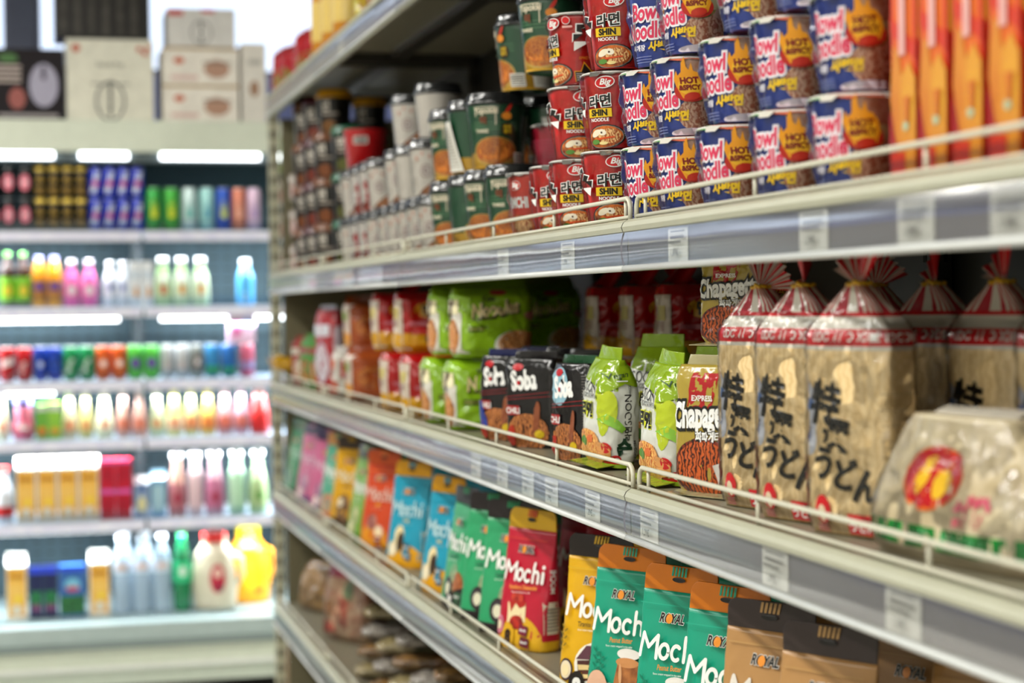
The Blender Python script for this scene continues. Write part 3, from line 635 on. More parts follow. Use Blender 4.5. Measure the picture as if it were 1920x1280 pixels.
# ---------------------------------------------------------------- cups
Z1, Z2, Z3, Z4, Z0 = (TOPZ[i]+.0012 for i in (1, 2, 3, 4, 0))
NOOD = M('ecc080', 'noodle', 'a04c20', 75.); BROTH = M('d8742a', 'picture', '6e1e0c', 120.); NOOD2 = M('ecc0a0', 'noodle', 'b86848', 60.)
VEG = M('c8c04a', 'picture', '3c5a22', 140.); GRN = M('5a8a3a', 'print'); CRM = M('efe4c8', 'print'); WRAP = M('ffffff', 'wrap', None, 60.)
def cup(key, rb, rt_, h, bodyc, layers, lid, wrap=False, name='noodle_cup', rimc='e8e6e0', matf=None, foil=None):
    t = thing(name, 'x', 'instant noodle cup')
    hb = h-(.020 if lid == 'dome' else .003)
    rf = lambda z: rb+(rt_-rb)*min(max(z/hb, 0), 1)
    prof = [(rb*.86, .003), (rb*.93, 0), (rb, .0015)] + [(rf(hb*i/14), hb*i/14) for i in range(1, 15)]
    mb = MB().lathe(prof, M(bodyc, 'print'), 48, matf=matf); art(mb, layers, cylmap(lambda v: rf(v)+.0001), .007); mb.build('body', t)
    if lid == 'dome':
        K = M('1c1d1e', 'film') if foil is None else M(foil, 'plastic')
        pr = [(rt_-.001, hb-.004), (rt_+.003, hb-.004), (rt_+.0035, hb+.001), (rt_+.001, hb+.004), (rt_*.98, hb+.014), (rt_*.955, hb+.019), (rt_*.92, hb+.020), (rt_*.88, hb+.015), (0, hb+.015)]
        MB().lathe(pr, K, 48).build('lid', t)
        if wrap:
            mb = MB(); mb.grid(lambda u, v: (lambda r, a, z: (r*math.cos(a), r*math.sin(a), z))(rf(v*hb)+.0012+.0012*abs(noise.noise(Vector((u*26, v*4, rb)))), 2*PI*u, .004+v*(hb-.008)), 64, 8, WRAP, None, True); mb.build('shrink_wrap', t)
        return t
    mb = MB(); n = 48; ring = [(rt_+.0012+.0024*math.cos(a), hb+.0018*math.sin(a)) for a in [2*PI*i/8 for i in range(9)]]
    mb.lathe(ring, M(rimc, 'paper'), n, caps=(0, 0)); mb.build('rim', t)
    fo = M(foil or 'c8c8c4', 'foil' if foil is None else 'film', None)
    def lidf(u, v):
        a = 2*PI*u; r = v*(rt_+.0042); z = hb+.0024+.0007*noise.noise(Vector((math.cos(a)*r*60, math.sin(a)*r*60, 2)))
        if v > .93: z -= (v-.93)/.07*(.005+.003*noise.noise(Vector((math.cos(a)*3, math.sin(a)*3, 5))))
        return (r*math.cos(a), r*math.sin(a), z)
    fm = None
    if foil: F1, F2 = M('4a9a44', 'film'), M('d86a48', 'film'); fm = lambda u, v: (F1 if .60 < u < .72 else F2 if .74 < u < .93 else None) or fo
    mb = MB().grid(lidf, 64, 12, fo, fm, True)
    mb.add([(-.011, -(rt_+.003), hb+.001), (.011, -(rt_+.003), hb+.001), (.007, -(rt_+.010), hb-.006), (-.007, -(rt_+.010), hb-.006)], [(0, 3, 2, 1)], fo, False)
    mb.build('foil_lid', t)
    if wrap:
        def wf(u, v):
            a = 2*PI*u; seam = max(0, 1-abs(((u-.60+.5) % 1)-.5)*22)
            r = rf(v*hb)+.0016+.0022*abs(noise.noise(Vector((math.cos(a)*3.2, math.sin(a)*3.2, v*3))))*(1.2-v) + seam*(.004+.006*math.sin(v*PI)*(.6+.6*noise.noise(Vector((v*7, 1, 2)))))
            return (r*math.cos(a), r*math.sin(a), .002+v*(hb-.001))
        mb = MB().grid(wf, 110, 26, WRAP, None, True); mb.build('shrink_wrap', t)
    return t
YB = M('e8c020', 'print'); RD = M('cf1b20', 'print'); DKR = M('7c1210', 'print'); FLM = M('e89a1c', 'print'); FLM2 = M('f0b828', 'print')
def bowlpic(x, y, rx, ry, rot=0):
    L = EL(x, y, rx, ry, BLK, rot) + EL(x, y, rx*.93, ry*.92, M('8a8078', 'print'), rot) + EL(x, y, rx*.88, ry*.86, BROTH, rot) + EL(x+rx*.25, y+ry*.05, rx*.52, ry*.6, NOOD, rot)
    L += EL(x-rx*.38, y+ry*.30, rx*.28, ry*.26, CRM, rot+20) + EL(x-rx*.05, y+ry*.36, rx*.2, ry*.25, M('f4ead2', 'print'), rot-20) + EL(x-rx*.08, y+ry*.34, rx*.05, ry*.08, M('5a4636', 'print'))
    L += PG([(x-rx*.3, y-ry*.1), (x+rx*.5, y+ry*.02), (x+rx*.52, y-ry*.1), (x-rx*.25, y-ry*.25)], M('d8501c', 'print')) + EL(x-rx*.4, y-ry*.4, rx*.22, ry*.2, GRN) + EL(x, y-ry*.52, rx*.2, ry*.14, M('e8d490', 'print'))
    return L
hR = .110
rd = RC(-.16, .16, 0, .003, M('b01518', 'print'))
for gx, gy, gs in ((-.005, .070, .013), (.012, .078, .010), (-.020, .080, .009), (.024, .068, .009)): rd += T('辣', gx, gy, gs, M('d8301c', 'print'))
rd += bowlpic(.004, .017, .031, .0175, 4) + T('라면', .002, .060, .0135, BLK, .03, .1, 4, 1, WHT, .05) + RC(-.0165, .0185, .0445, .0565, YB) + T('SHIN', .001, .0467, .0085, BLK, .05, 0, 0, .92)
rd += T('NOODLE', .001, .0385, .0046, WHT, .03) + EL(.012, .093, .0135, .0085, WHT, 8) + EL(.012, .093, .0122, .0072, M('c81c20', 'print'), 8) + T('Big', .012, .0895, .0085, WHT, .03, .3) 
rd += EL(.036, .096, .006, .006, WHT) + EL(.036, .096, .0052, .0052, RD) + RC(.030, .044, .085, .088, M('e8b0a8', 'print'))
rd += T('辛', -.048, .042, .034, BLK, .06, .15, 0, 1, WHT, .03) + T('辛', .068, .046, .04, BLK, .06, .15, 0, 1, WHT, .03)
rd += PG([(.038, .004), (.038, .020), (.046, .020), (.052, .034), (.060, .020), (.066, .020), (.066, .004)], M('d8901c', 'print')) + PG([(.039, .004), (.039, .0185), (.0468, .0185), (.052, .031), (.0592, .0185), (.065, .0185), (.065, .004)], BLK)
rd += sum([RC(.040, .050, .006+.003*i, .0072+.003*i, M('b8b0a8', 'print')) for i in range(4)], []) + T('SPICY', .053, .037, .004, M('e88a1c', 'print'), 0, .2)
shin = cup('shin', .0355, .047, hR, 'd81410', rd, 'foil', True)
ch = RC(-.16, .16, 0, .003, M('b01518', 'print')) + T('KIMCHI', .004, .052, .017, WHT, .05, 0, 0, .62) + EL(.008, .022, .026, .018, BROTH) + EL(.012, .022, .018, .012, NOOD) + EL(.006, .088, .012, .008, WHT, 8) + EL(.006, .088, .011, .007, M('d03020', 'print'), 8) + T('Big', .006, .085, .008, WHT, .03, .3)
kim = cup('kimchi', .0355, .047, hR, 'c8301c', ch, 'foil', True)
pkc = cup('pinkred', .0355, .047, hR, 'a81430', RC(-.04, .04, .006, .02, M('d8c0c0', 'print')) + sum([RC(-.04, .04, .03+.006*i, .032+.006*i, M('c04058', 'print')) for i in range(9)], []), 'foil', True)
hB = .100; BLU = '2440a0'
PNK = M('d83a5c', 'print'); WB = M('ece8ee', 'print')
bl = RC(.020, .066, .001, .096, M('f4d0b8', 'picture', 'c08868', 45.)) + EL(.038, .026, .027, .022, NOOD2) + EL(.036, .052, .018, .010, VEG, 10) + EL(.05, .060, .010, .008, M('dcdca0', 'print')) + EL(.032, .05, .006, .005, M('c8d070', 'print')) + EL(.030, .004, .03, .006, M('d8ccd8', 'print'))
bl += PG([(-.13, .004), (-.085, .004), (-.078, .094), (-.13, .094)], M('dcdce4', 'print')) 
bl += T('Bowl', -.014, .060, .021, PNK, .03, .15, 0, .74, WB, .09) + T('Noodle', -.016, .036, .021, PNK, .03, .15, 3, .66, WB, .09)
bl += T('사발면', .008, .0205, .0095, YB, .05, .15, 0, .92) + T('육개장', -.024, .021, .006, WB, .03) + sum([RC(-.03, -.004, .005+.0035*i, .0058+.0035*i, M('8890c0', 'print')) for i in range(3)], [])
fl = [(.006, .062), (.004, .070), (.007, .080), (.0085, .074), (.012, .078), (.013, .088), (.0165, .096), (.0175, .084), (.020, .080), (.023, .089), (.0245, .079), (.029, .077), (.033, .070), (.034, .060), (.030, .050), (.022, .0455), (.012, .048)]
bdg = EL(.020, .056, .0165, .0125, M('b8281c', 'print')) + PG(fl, FLM) + EL(.0195, .062, .0115, .0105, FLM2) + T('HOT', .0195, .065, .0068, DKR, .06, 0, 2, .9) + T('&SPICY', .0195, .0575, .0056, DKR, .05, 0, 2, .85) + EL(.021, .050, .008, .0045, M('c0301c', 'print'), 12)
bl += [([(.029+(x-.0195)*1.14, .066+(y-.066)*1.08) for x, y in v], f, m) for v, f, m in bdg]
blue = cup('bowl', .034, .046, hB, BLU, bl, 'foil', True, foil='dcd8cc')
hG = .142
gr = RC(-.17, .17, 0, .030, M('dca82c', 'print')) + EL(.002, .032, .044, .027, M('e8c060', 'print')) + EL(.002, .033, .040, .025, M('c8601c', 'picture', 'e09a40', 90.)) + EL(.004, .034, .034, .018, M('e8943a', 'noodle', 'a83c10', 90.))
gr += sum([PG([(-.045, .084-.006*i), (.05, .084-.006*i), (.05, .0848-.006*i), (-.045, .0848-.006*i)], M('6aa070', 'print')) for i in range(3)], [])
gr += EL(.026, .072, .0125, .0125, M('3a2c18', 'print')) + T('라면', .026, .073, .006, YB, .02) + T('볶이', .026, .065, .006, YB, .02)
gr += RC(-.032, .004, .1115, .1130, CRM) + RC(-.034, -.0325, .096, .112, CRM) + RC(.004, .0055, .080, .113, CRM) + T('Yopokki', -.014, .101, .012, CRM, .02, .1, 0, .8) + T('떡', -.018, .082, .012, M('7c3a20', 'print'), .02) + T('THREE', -.02, .066, .006, CRM, .02)
gr += EL(.027, .108, .003, .012, M('c82c20', 'print'), -35) + EL(.024, .096, .009, .007, M('e08a2c', 'print')) + RC(.036, .062, .006, .030, M('d8d4c8', 'print')) + sum([RC(.038, .060, .009+.004*i, .0105+.004*i, M('484440', 'print')) for i in range(5)], [])
gr += RC(.075, .125, .004, .10, M('d8d6cc', 'print')) + sum([RC(.08, .12, .012+.006*i, .014+.006*i, M('9a968c', 'print')) for i in range(13)], [])
green = cup('green', .042, .054, hG, '22593a', gr, 'dome', True)
hW = .122
wh = EL(.0, .052, .013, .014, M('8a5a48', 'print')) + EL(.0, .052, .011, .012, M('e4dcd6', 'print')) + T('컵', 0, .048, .010, M('7a4434', 'print'), .02) + PG([(-.02, .0), (.05, .0), (.05, .045), (.030, .040), (.008, .020), (-.01, .012)], M('94603c', 'picture', '5c3018', 60.)) + EL(.026, .020, .014, .012, M('c88858', 'noodle', '7c3c20', 60.))
wh += EL(-.02, .078, .004, .005, M('b88a78', 'print'), 20) + EL(.010, .082, .003, .005, M('b88a78', 'print')) + EL(-.006, .088, .003, .004, M('c89a8a', 'print')) + RC(.035, .055, .02, .09, M('c8c4bc', 'print'))
whitec = cup('white', .040, .050, hW, 'e6dfd4', wh, 'dome', True)
wr2 = EL(-.004, .064, .012, .012, M('b02028', 'print')) + EL(.002, .036, .013, .015, M('b02028', 'print')) + EL(0, .012, .03, .014, M('a8402c', 'picture', '702018', 80.)) + EL(.02, .075, .006, .007, M('c84a50', 'print'))
whiter = cup('whitered', .040, .050, hW, 'e2dbd4', wr2, 'dome', True)
hK = .128
def blackcup(key, lidc, pic):
    return cup(key, .042, .050, hK, '17130f', EL(.0, .022, .024, .018, M(pic, 'picture', '3c1c0c', 70.)) + T('면', -.008, .070, .022, M('c8c0b4', 'print'), .04) + RC(-.02, .03, .055, .060, M('a89c90', 'print')) + RC(-.16, .16, 0, .006, M('4c2418', 'print')), 'dome', False, foil=lidc)
bk_o = blackcup('bo', '6c3c12', '8a4a1c'); bk_r = blackcup('br', '4a1420', '8a3020'); bk_g = blackcup('bg', '1a5a40', '5c6a24'); bk_y = blackcup('by', 'e0a018', '8a5a1c')

def cup_at(px, Xc, r): # left silhouette of a cup in column px
    p = YAW + math.atan((px-960)/F_PX); return (Xc, (Xc*math.cos(p)-r)/math.sin(p))
TN = ['bottom', 'middle', 'top', 'fourth']
def cups(proto, pxs, X, r, h, tier, lab, grp, rz, z=Z1, dx=0):
    for i, px in enumerate(pxs):
        x, y = cup_at(px, X, r); l = lab(i) if callable(lab) else lab
        dup(proto, (x, y, z+tier*(h+.0006)), rz+random.uniform(-5, 5), l, grp)
NTH = ['leftmost', 'second from left', 'third from left', 'fourth from left', 'fifth from left', 'sixth from left', 'seventh from left', 'eighth from left', 'rightmost']
def nth(i, n): return 'rightmost' if i == n-1 else NTH[i]
# blue cups, three tiers
for t_, pxs in enumerate(([1176, 1236, 1317, 1418, 1527], [1174, 1233, 1325, 1421, 1534], [1187, 1246, 1356, 1455, 1570])):
    for i, px in enumerate(pxs):
        x, y = cup_at(px, .822, .045); rz = (-58 if not (t_ == 2 and i == 0) else -34)+random.uniform(-3, 3)
        dup(blue, (x, y, Z1+t_*(hB+.0012)), rz, 'blue instant noodle cup with a flame badge, %s tier of its stacks, %s' % (TN[t_], nth(i, 5)), 'blue noodle cups')
# a second row of blue cups behind them
for t_ in range(3):
    for i, y in enumerate((1.84, 1.97, 2.10, 2.23)):
        dup(blue, (.935, y+.02*t_, Z1+t_*(hB+.0012)), -40+random.uniform(-8, 8), 'blue instant noodle cup in the back row, %s tier, %s' % (TN[t_], nth(i, 4)), 'blue noodle cups, back row')
for t_, pxs, rzs in ((0, [1003, 1040, 1098], [-42, -42, -32]), (1, [1036, 1101], [-26, -52]), (2, [1036, 1108], [-84, -42])):
    for i, px in enumerate(pxs):
        x, y = cup_at(px, .822, .046)
        dup(shin, (x, y, Z1+t_*(hR+.0012)), rzs[i], 'red instant noodle cup with foil lid and plastic wrap, %s tier, %s' % (TN[t_], nth(i, len(pxs))), 'red noodle cups')
x, y = cup_at(958, .822, .045); dup(kim, (x, y, Z1), -72, 'orange-red noodle cup with big white letters left of the red cups', 'kimchi cup')
x, y = .95, 3.35; dup(pkc, (x, y, Z1+hR+.0012), -60, 'dark crimson cup behind the middle tier of red cups', 'crimson cup')
dup(pkc, (x, y, Z1), -60, 'dark crimson cup hidden low behind the red cups', 'crimson cup below')
for t_ in range(3):
    dup(shin, (.94, 2.62+.01*t_, Z1+t_*(hR+.0012)), -50, 'red instant noodle cup in the shaded back row, %s tier' % TN[t_], 'red noodle cups, back row')
# green cups with dark dome lids
for t_, lst in ((0, [(810, .845), (843, .84), (874, .84), (913, .85)]), (1, [(810, .84), (845, .84), (881, .85)]), (2, [(936, .90), (979, .87)])):
    for i, (px, X) in enumerate(lst):
        x, y = cup_at(px, X, .054)
        rz = [[-40, 10, -44, -26], [-46, 150, -20], [-95, -40]][t_][i]
        dup(green, (x, y, Z1+t_*(hG+.0008)), rz, 'dark green rice cake cup with a black dome lid, %s tier, %s' % (TN[t_], nth(i, len(lst))), 'green rice cake cups')
for t_, px, X in ((0, 896, .97), (1, 897, .97), (0, 978, .965), (1, 979, .965)):
    x, y = cup_at(px, X, .054)
    dup(green, (x, y, Z1+t_*(hG+.0008)), -110, 'dark green cup standing behind the front row, %s tier, %s one' % (TN[t_], 'left' if px < 900 else 'right'), 'green cups, back row')
# white cups with dark lids
W0 = [639, 655, 670, 686, 708, 724, 743, 763, 783]
for i, px in enumerate(W0):
    x, y = cup_at(px, .835, .052); dup(whiter if i in (1, 2) else whitec, (x, y, Z1), -36+random.uniform(-14, 8), 'white noodle cup with a dark lid, bottom tier, %s' % nth(i, 9), 'white noodle cups')
for i, px in enumerate([641, 657, 673, 689, 723, 742, 770]):
    x, y = cup_at(px, .835, .052); dup(whiter if i in (1, 2) else whitec, (x, y, Z1+hW+.0008), (-36 if i != 5 else 60)+random.uniform(-10, 8), 'white noodle cup with a dark lid, middle tier, %s' % nth(i, 7), 'white noodle cups')
for i, (px, X) in enumerate(((738, .85), (782, .86))):
    x, y = cup_at(px, X, .052); dup(whitec, (x, y, Z1+2*(hW+.0008)), -30 if i == 0 else 60, 'white noodle cup with a dark lid, top tier, %s' % nth(i, 2), 'white noodle cups')
for t_ in range(2):
    for i, (px, X) in enumerate(((700, .97), (735, .97), (800, .97))):
        x, y = cup_at(px, X, .052); dup(whitec, (x, y, Z1+t_*(hW+.0008)), 20, 'white noodle cup in the back row, %s tier, %s' % (TN[t_], nth(i, 3)), 'white noodle cups, back row')
# black cups with coloured lids, four tiers
for px, X, pr, nm, tiers in ((553, .835, bk_o, 'orange', (0, 1, 2)), (571, .84, bk_r, 'dark red', (0, 1, 2)), (591, .84, bk_o, 'amber', (0, 1, 2)), (626, .86, bk_g, 'green', (0, 1, 2)), (600, .86, bk_y, 'yellow', (3,)), (668, 1.0, bk_y, 'yellow', (0, 1, 2, 3)), (555, .845, bk_o, 'orange', (3,)), (573, .85, bk_r, 'dark red', (3,))):
    for t_ in tiers:
        x, y = cup_at(px, X, .05)
        dup(pr, (x, y, Z1+t_*(hK+.0006)), -30, 'black noodle cup with %s lid, %s tier%s' % (nm, ['bottom', 'second', 'third', 'topmost'][t_], ', back row' if px == 668 else ''), 'black noodle cups')
t = thing('noodle_tub', 'red noodle tub with a small white label above the white cups', 'instant noodle tub')
mb = MB().lathe([(.044, 0), (.048, .002), (.056, .100), (.058, .102), (.058, .106), (0, .106)], M('b8181c', 'print'), 40); art(mb, RC(-.02, .02, .068, .088, M('c8c4bc', 'print')) + sum([RC(-.016+.004*i, -.014+.004*i, .071, .085, BLK) for i in range(8)], []), cylmap(lambda v: .049+.075*v), .01); mb.build('body', t)
MB().lathe([(.0575, .1065), (.058, .1075), (0, .108)], M('8c1216', 'film'), 40).build('film_lid', t)
x, y = cup_at(649, .862, .058); dup(t, (x, y, Z1+2*(hW+.0008)), -25, 'red noodle tub with a small white label above the white cups', 'red tub')

# ---------------------------------------------------------------- orange and yellow boxes at the right of the upper shelf
def orange_box():
    t = thing('snack_box', 'x', 'box'); wd, dp, h = .20, .052, .30
    L = RC(-wd/2, wd/2, 0, h, M('d2380e', 'print'))
    L += PG([(-.1, .19), (-.04, .235), (.03, .18), (.06, .12), (.07, .0), (-.06, .0), (-.04, .06), (-.1, .13)], M('dca02c', 'picture', 'd4881c', 10.)) + EL(.0, .15, .04, .03, M('e8b038', 'print'))
    L += PG([(-.1, .13), (-.045, .065), (-.055, 0), (-.1, 0)], M('b02018', 'print')) + PG([(.03, .0), (.1, 0), (.1, .08), (.04, .085)], M('c83018', 'print')) + T('Cup', .066, .03, .016, M('e8a090', 'print')) 
    L += PG([(-.1, .30), (.06, .30), (.06, .245)], M('e8b010', 'print')) + RC(-.03, .035, .205, .222, M('e8b0a0', 'print')) + EL(.0, .10, .012, .012, M('a8c0a0', 'print')) + PG([(.06, .12), (.1, .15), (.1, .25), (.06, .2)], M('e07a10', 'print'))
    mb = MB().box(-wd/2, wd/2, -dp/2, dp/2, 0, h, M('d2380e', 'print'), .0015); art(mb, L, flat(.0003, -dp/2), .3)
    GO = M('d48c24', 'picture', 'c87418', 14.)
    L2 = RC(-.026, .026, 0, .30, M('d2380e', 'print')) + RC(-.020, .020, .13, .25, M('dc6410', 'print')) + PG([(-.024, .3), (.026, .3), (.026, .252)], M('dcae10', 'print')) + PG([(-.026, .18), (-.026, .20), (.026, .16), (.026, .14)], M('cc3410', 'print'))
    L2 += PG([(-.026, .10), (-.020, .165), (-.008, .155), (.004, .10), (.006, .0), (-.004, .0)], GO) + PG([(.0, .0), (.026, .0), (.026, .120), (.012, .142), (-.002, .125), (-.004, .08)], M('d89c2c', 'picture', 'cc7e18', 14.)) + PG([(-.026, .0), (-.008, .0), (-.012, .045), (-.026, .088)], M('a01a18', 'print'))
    L2 += RC(-.022, .006, .004, .036, M('c43014', 'print')) + RC(-.006, .007, .150, .262, M('e0a8a0', 'print')) + EL(.008, .066, .006, .006, M('b0bc98', 'print')) + PG([(.004, .10), (.018, .10), (.014, .07), (.008, .07)], M('c86c14', 'print'))
    L2 = L2[:1] + [([(x, y*.78) for x, y in v], f, m) for v, f, m in L2[1:]]
    art(mb, L2, lambda u, v, k: (-wd/2-.0003-k*EPS, -u, v), .3); mb.build('carton', t)
    MB().box(-wd/2+.002, wd/2-.002, -dp/2+.004, dp/2-.004, h+.0001, h+.0012, M('d84a14', 'print')).build('top_flap', t)
    return t
ob = orange_box()
# broad faces look at the aisle, one beside the other
for i, px in enumerate((1668, 1722, 1784, 1850, 1926, 2020)):
    X = .785; dup(ob, (X+.1, along(px, X)-.035, Z1), 0, 'orange and yellow snack box standing beside the blue cups, %s of the row' % nth(i, 6), 'orange snack boxes')

# ---------------------------------------------------------------- stand-up pouches with a crimped hanging strip (third shelf)
DKB = M('2a1e1c', 'print')
def stroke(pts, r, m):
    L = []
    for (x0, y0), (x1, y1) in zip(pts, pts[1:]):
        dx, dy = x1-x0, y1-y0; q = math.hypot(dx, dy) or 1; nx, ny = -dy/q*r, dx/q*r
        L += PG([(x0-nx, y0-ny), (x1-nx, y1-ny), (x1+nx, y1+ny), (x0+nx, y0+ny)], m)
    for x, y in pts: L += EL(x, y, r, r, m, n=8)
    vs = []; fs = []
    for v, f, _ in L: k = len(vs); vs += v; fs += [tuple(k+i for i in q) for q in f]
    return [(vs, fs, m)]
def mochi_word(x, y, h, m):
    r = h*.085; P = lambda pts: [(x+a*h, y+b*h) for a, b in pts]
    arc = lambda cx, cy, rx, ry, a0, a1, n=10: [(cx+rx*math.cos(R(a0+(a1-a0)*i/n)), cy+ry*math.sin(R(a0+(a1-a0)*i/n))) for i in range(n+1)]
    L = stroke(P([(0, 0), (.10, .96), (.46, .40), (.92, .92), (.94, -.02)]), r, m)
    L += stroke(P(arc(1.34, .30, .24, .30, 0, 360, 14)), r, m) + stroke(P(arc(2.02, .30, .24, .30, 50, 310)), r, m)
    L += stroke(P([(2.48, 1.0), (2.48, 0)]), r, m) + stroke(P(arc(2.68, .34, .20, .24, 170, 0, 8)+[(2.88, 0)]), r, m) + stroke(P([(3.18, .55), (3.18, 0)]), r, m) + stroke(P([(3.18, .84), (3.18, .86)]), r*1.2, m)
    return L
def pouch(key, base, seal, mark, flavor, fcol, pic, low=None, lc='f0eee8', kindm='print'):
    """pic: layers for the lower half"""
    w, d, h = .132, .062, .205; t = thing('sweets_pouch', 'x', 'pouch')
    sk = Skin(h, lambda v: w/2*(1-.02*math.sin(PI*v)), lambda v: max(.0012, d/2*(1-max(0, v-.06)**1.35)*min(1, .86+v*3)), 3.6, .0014, 26., len(key) % 7, lambda v: .014*v-.006)
    bm_ = M(base, kindm); lo = M(low, kindm) if low else None
    mb = MB(); sk.mesh(mb, bm_, 56, 34, (lambda u, v: lo if (lo and v < .09) else bm_))
    W_ = M(lc, 'print'); L = list(pic)
    L += mochi_word(-.047, .118, .0315, W_) + T('ROYAL', .002, .166, .012, BLK, .03, .2, 0, .8, M('d8d4cc', 'print'), .05) + EL(-.002, .171, .0055, .0065, M('e8902c', 'print'))
    L += T(flavor, .010, .104, .0075, M(fcol, 'print'), .02, .1, 3, .72) + T('flavor cream wrapped in rice cake', .008, .0975, .0030, W_, 0, 0, 3, .85)
    L += RC(-.055, .055, .188, .1895, M(mark, 'print'))
    art(mb, L, sk.front, .0075)
    S_ = RC(-.018, .018, .03, .085, M('d8d0b8', 'print')) + sum([RC(-.014, .014, .036+.006*i, .0385+.006*i, M('8a8478', 'print')) for i in range(7)], []) + T('MOCHI', 0, .12, .009, W_, .02, 0, 90)
    art(mb, S_, sk.right, .01); art(mb, S_, sk.left, .01); mb.build('body', t)
    crown = sum([PG([(-.015+.0062*i, .226), (-.0115+.0062*i, .226), (-.0095+.0062*i, .2385), (-.013+.0062*i, .2385)], M(mark, 'print')) for i in range(5)], []) + EL(0, .2215, .012, .0035, M('1a1614', 'print'))
    fin(t, 'seal_strip', w*.985, h-.001, .036, M(seal, 'print'), .003, .003, crown, len(key) % 5, .0008, .16, nr=9, y0=.008); return t
OR_ = 'd87414'

def jar(x, y, c='b8743c'):
    return EL(x, y+.048, .021, .008, M('e8e2da', 'print')) + PG([(x-.017, y+.038), (x+.019, y+.038), (x+.022, y), (x-.022, y)], M(c, 'picture', '7c4420', 40.)) + EL(x, y+.036, .021, .007, M('c88850', 'print')) + EL(x-.01, y+.018, .003, .016, M('d8a070', 'print'), 8)
def half(x, y, r, skin, core, ring='e8d8b8'):
    return EL(x, y, r, r*1.12, M(skin, 'print')) + EL(x, y, r*.82, r*.9, M(ring, 'print')) + EL(x, y-.001, r*.55, r*.6, M(core, 'picture', '7c3c14', 50.) if core == 'b05c28' else M(core, 'print'))
def leaf(x, y, m): return sum([EL(x+(.004 if i % 2 else -.004), y+.0055*i, .0042, .0014, m, 40 if i % 2 else 140) for i in range(7)], []) + RC(x-.0004, x+.0004, y, y+.038, m)
def eight(x, y, bg, fg='f0eee8'): return EL(x, y, .017, .023, M(bg, 'print')) + T('8', x, y-.010, .022, M(fg, 'print'), .07)
def minis(x, y, c): return PG([(x-.012, y), (x+.010, y-.003), (x+.012, y+.014), (x-.010, y+.017)], M(c, 'print', '3c1c20', 60.)) + T('Mochi', x, y+.005, .0045, WHT, .03) + PG([(x-.006, y-.020), (x+.016, y-.023), (x+.018, y-.006), (x-.004, y-.003)], M(c, 'print', '3c1c20', 60.)) + T('Mochi', x+.006, y-.015, .0045, WHT, .03)
TL = M('10785c', 'print')
teal = pouch('teal', '149878', 'e07c10', '1ba080', 'Peanut Butter', 'd8862c', leaf(-.042, .055, TL) + leaf(-.030, .050, TL) + jar(.022, .040) + EL(-.030, .034, .020, .026, M('dcae90', 'print'), 10) + half(-.006, .020, .022, 'd8a888', 'b05c28', 'ecdcc0') + sum([EL(-.047+.007*math.cos(q*1.3), .012+.006*math.sin(q*1.7), .005, .004, M('c89858', 'picture', '7a4c20', 90.)) for q in range(6)], []))
yellow = pouch('yellow', 'd8a404', '241a16', 'd0a41c', 'Tiramisu & Coffee', '2a1a10', EL(.018, .046, .042, .034, M('f0e8d8', 'print')) + PG([(-.018, .050), (.050, .058), (.054, .034), (-.012, .018)], M('5a2c20', 'picture', '3a1814', 50.)) + PG([(-.016, .044), (.052, .050), (.052, .044), (-.014, .036)], M('e8cc8c', 'print')) + PG([(-.012, .030), (.050, .036), (.050, .031), (-.010, .024)], M('e8cc8c', 'print')) + PG([(-.020, .052), (-.002, .074), (.046, .078), (.052, .058)], M('5c3440', 'print')) +
              half(-.040, .034, .015, '3c2430', 'ecd8a8') + eight(-.014, .012, '1c1410') + minis(.020, .018, 'b08818') + leaf(-.048, .066, M('7c6410', 'print')), low='d8a404')
red = pouch('red', 'b81430', 'd8a81c', 'c83a28', 'Strawberry Cheesecake', 'e89a40', EL(.010, .016, .052, .042, M('dca81c', 'print')) + PG([(-.030, .078), (.018, .082), (.022, .048), (-.026, .044)], M('ead8a8', 'print')) + PG([(-.030, .080), (.018, .084), (.018, .076), (.004, .070), (-.008, .078), (-.018, .062), (-.026, .078)], M('b02018', 'print')) + EL(-.006, .088, .018, .008, M('c8402c', 'picture', '8a1c18', 80.)) +
           EL(.000, .046, .018, .012, M('c83020', 'picture', '7a1410', 70.)) + half(-.048, .038, .014, 'dc8ca0', 'ead8b8', 'c85878') + eight(-.018, .020, 'dca81c', '2a1410') + minis(.022, .028, '8a1c3c'), low='d8a81c')
greenp = pouch('green', '2c9a64', '2c2426', '2c9a64', 'Cookies & Cream', '16302a', EL(.012, .066, .020, .026, M('a8b88c', 'picture', '3c4a38', 70.)) + EL(.038, .052, .020, .026, M('b0683c', 'print', '8a4a28', 90.)) + half(-.006, .042, .020, '2c2226', 'e0dcc0', '3a3036') + PG([(-.02, .0), (.06, .0), (.06, .05), (.0, .03)], M('201a1c', 'print')) + eight(.016, .018, '1c1618') + minis(.046, .024, '2c7a54'), low='2a1e24')
bluep = pouch('blue', '1c94b0', 'dc9c10', '1c94b0', 'Vanilla', 'e8c87c', EL(.010, .012, .060, .042, M('dc9c10', 'print')) + EL(-.012, .068, .017, .026, M('e8d4a0', 'print')) + EL(-.006, .058, .012, .022, M('3c2c20', 'print')) + half(-.030, .040, .016, 'dcc898', 'f0e4c4') + minis(.020, .040, '2a8aa8'), low='dc9c10', lc='bcdce0')
orangp = pouch('orange', 'c8441c', 'c8501c', 'e88040', 'Peach', 'e8c040', EL(.0, .026, .050, .034, M('d88a1c', 'print')) + EL(-.01, .064, .020, .020, M('b88070', 'picture', '7c3c3c', 50.)) + half(.020, .040, .016, 'e0b0a0', 'f0d8a8') + minis(.02, .016, 'b0301c'), low='c88a18', lc='e0b8a8')
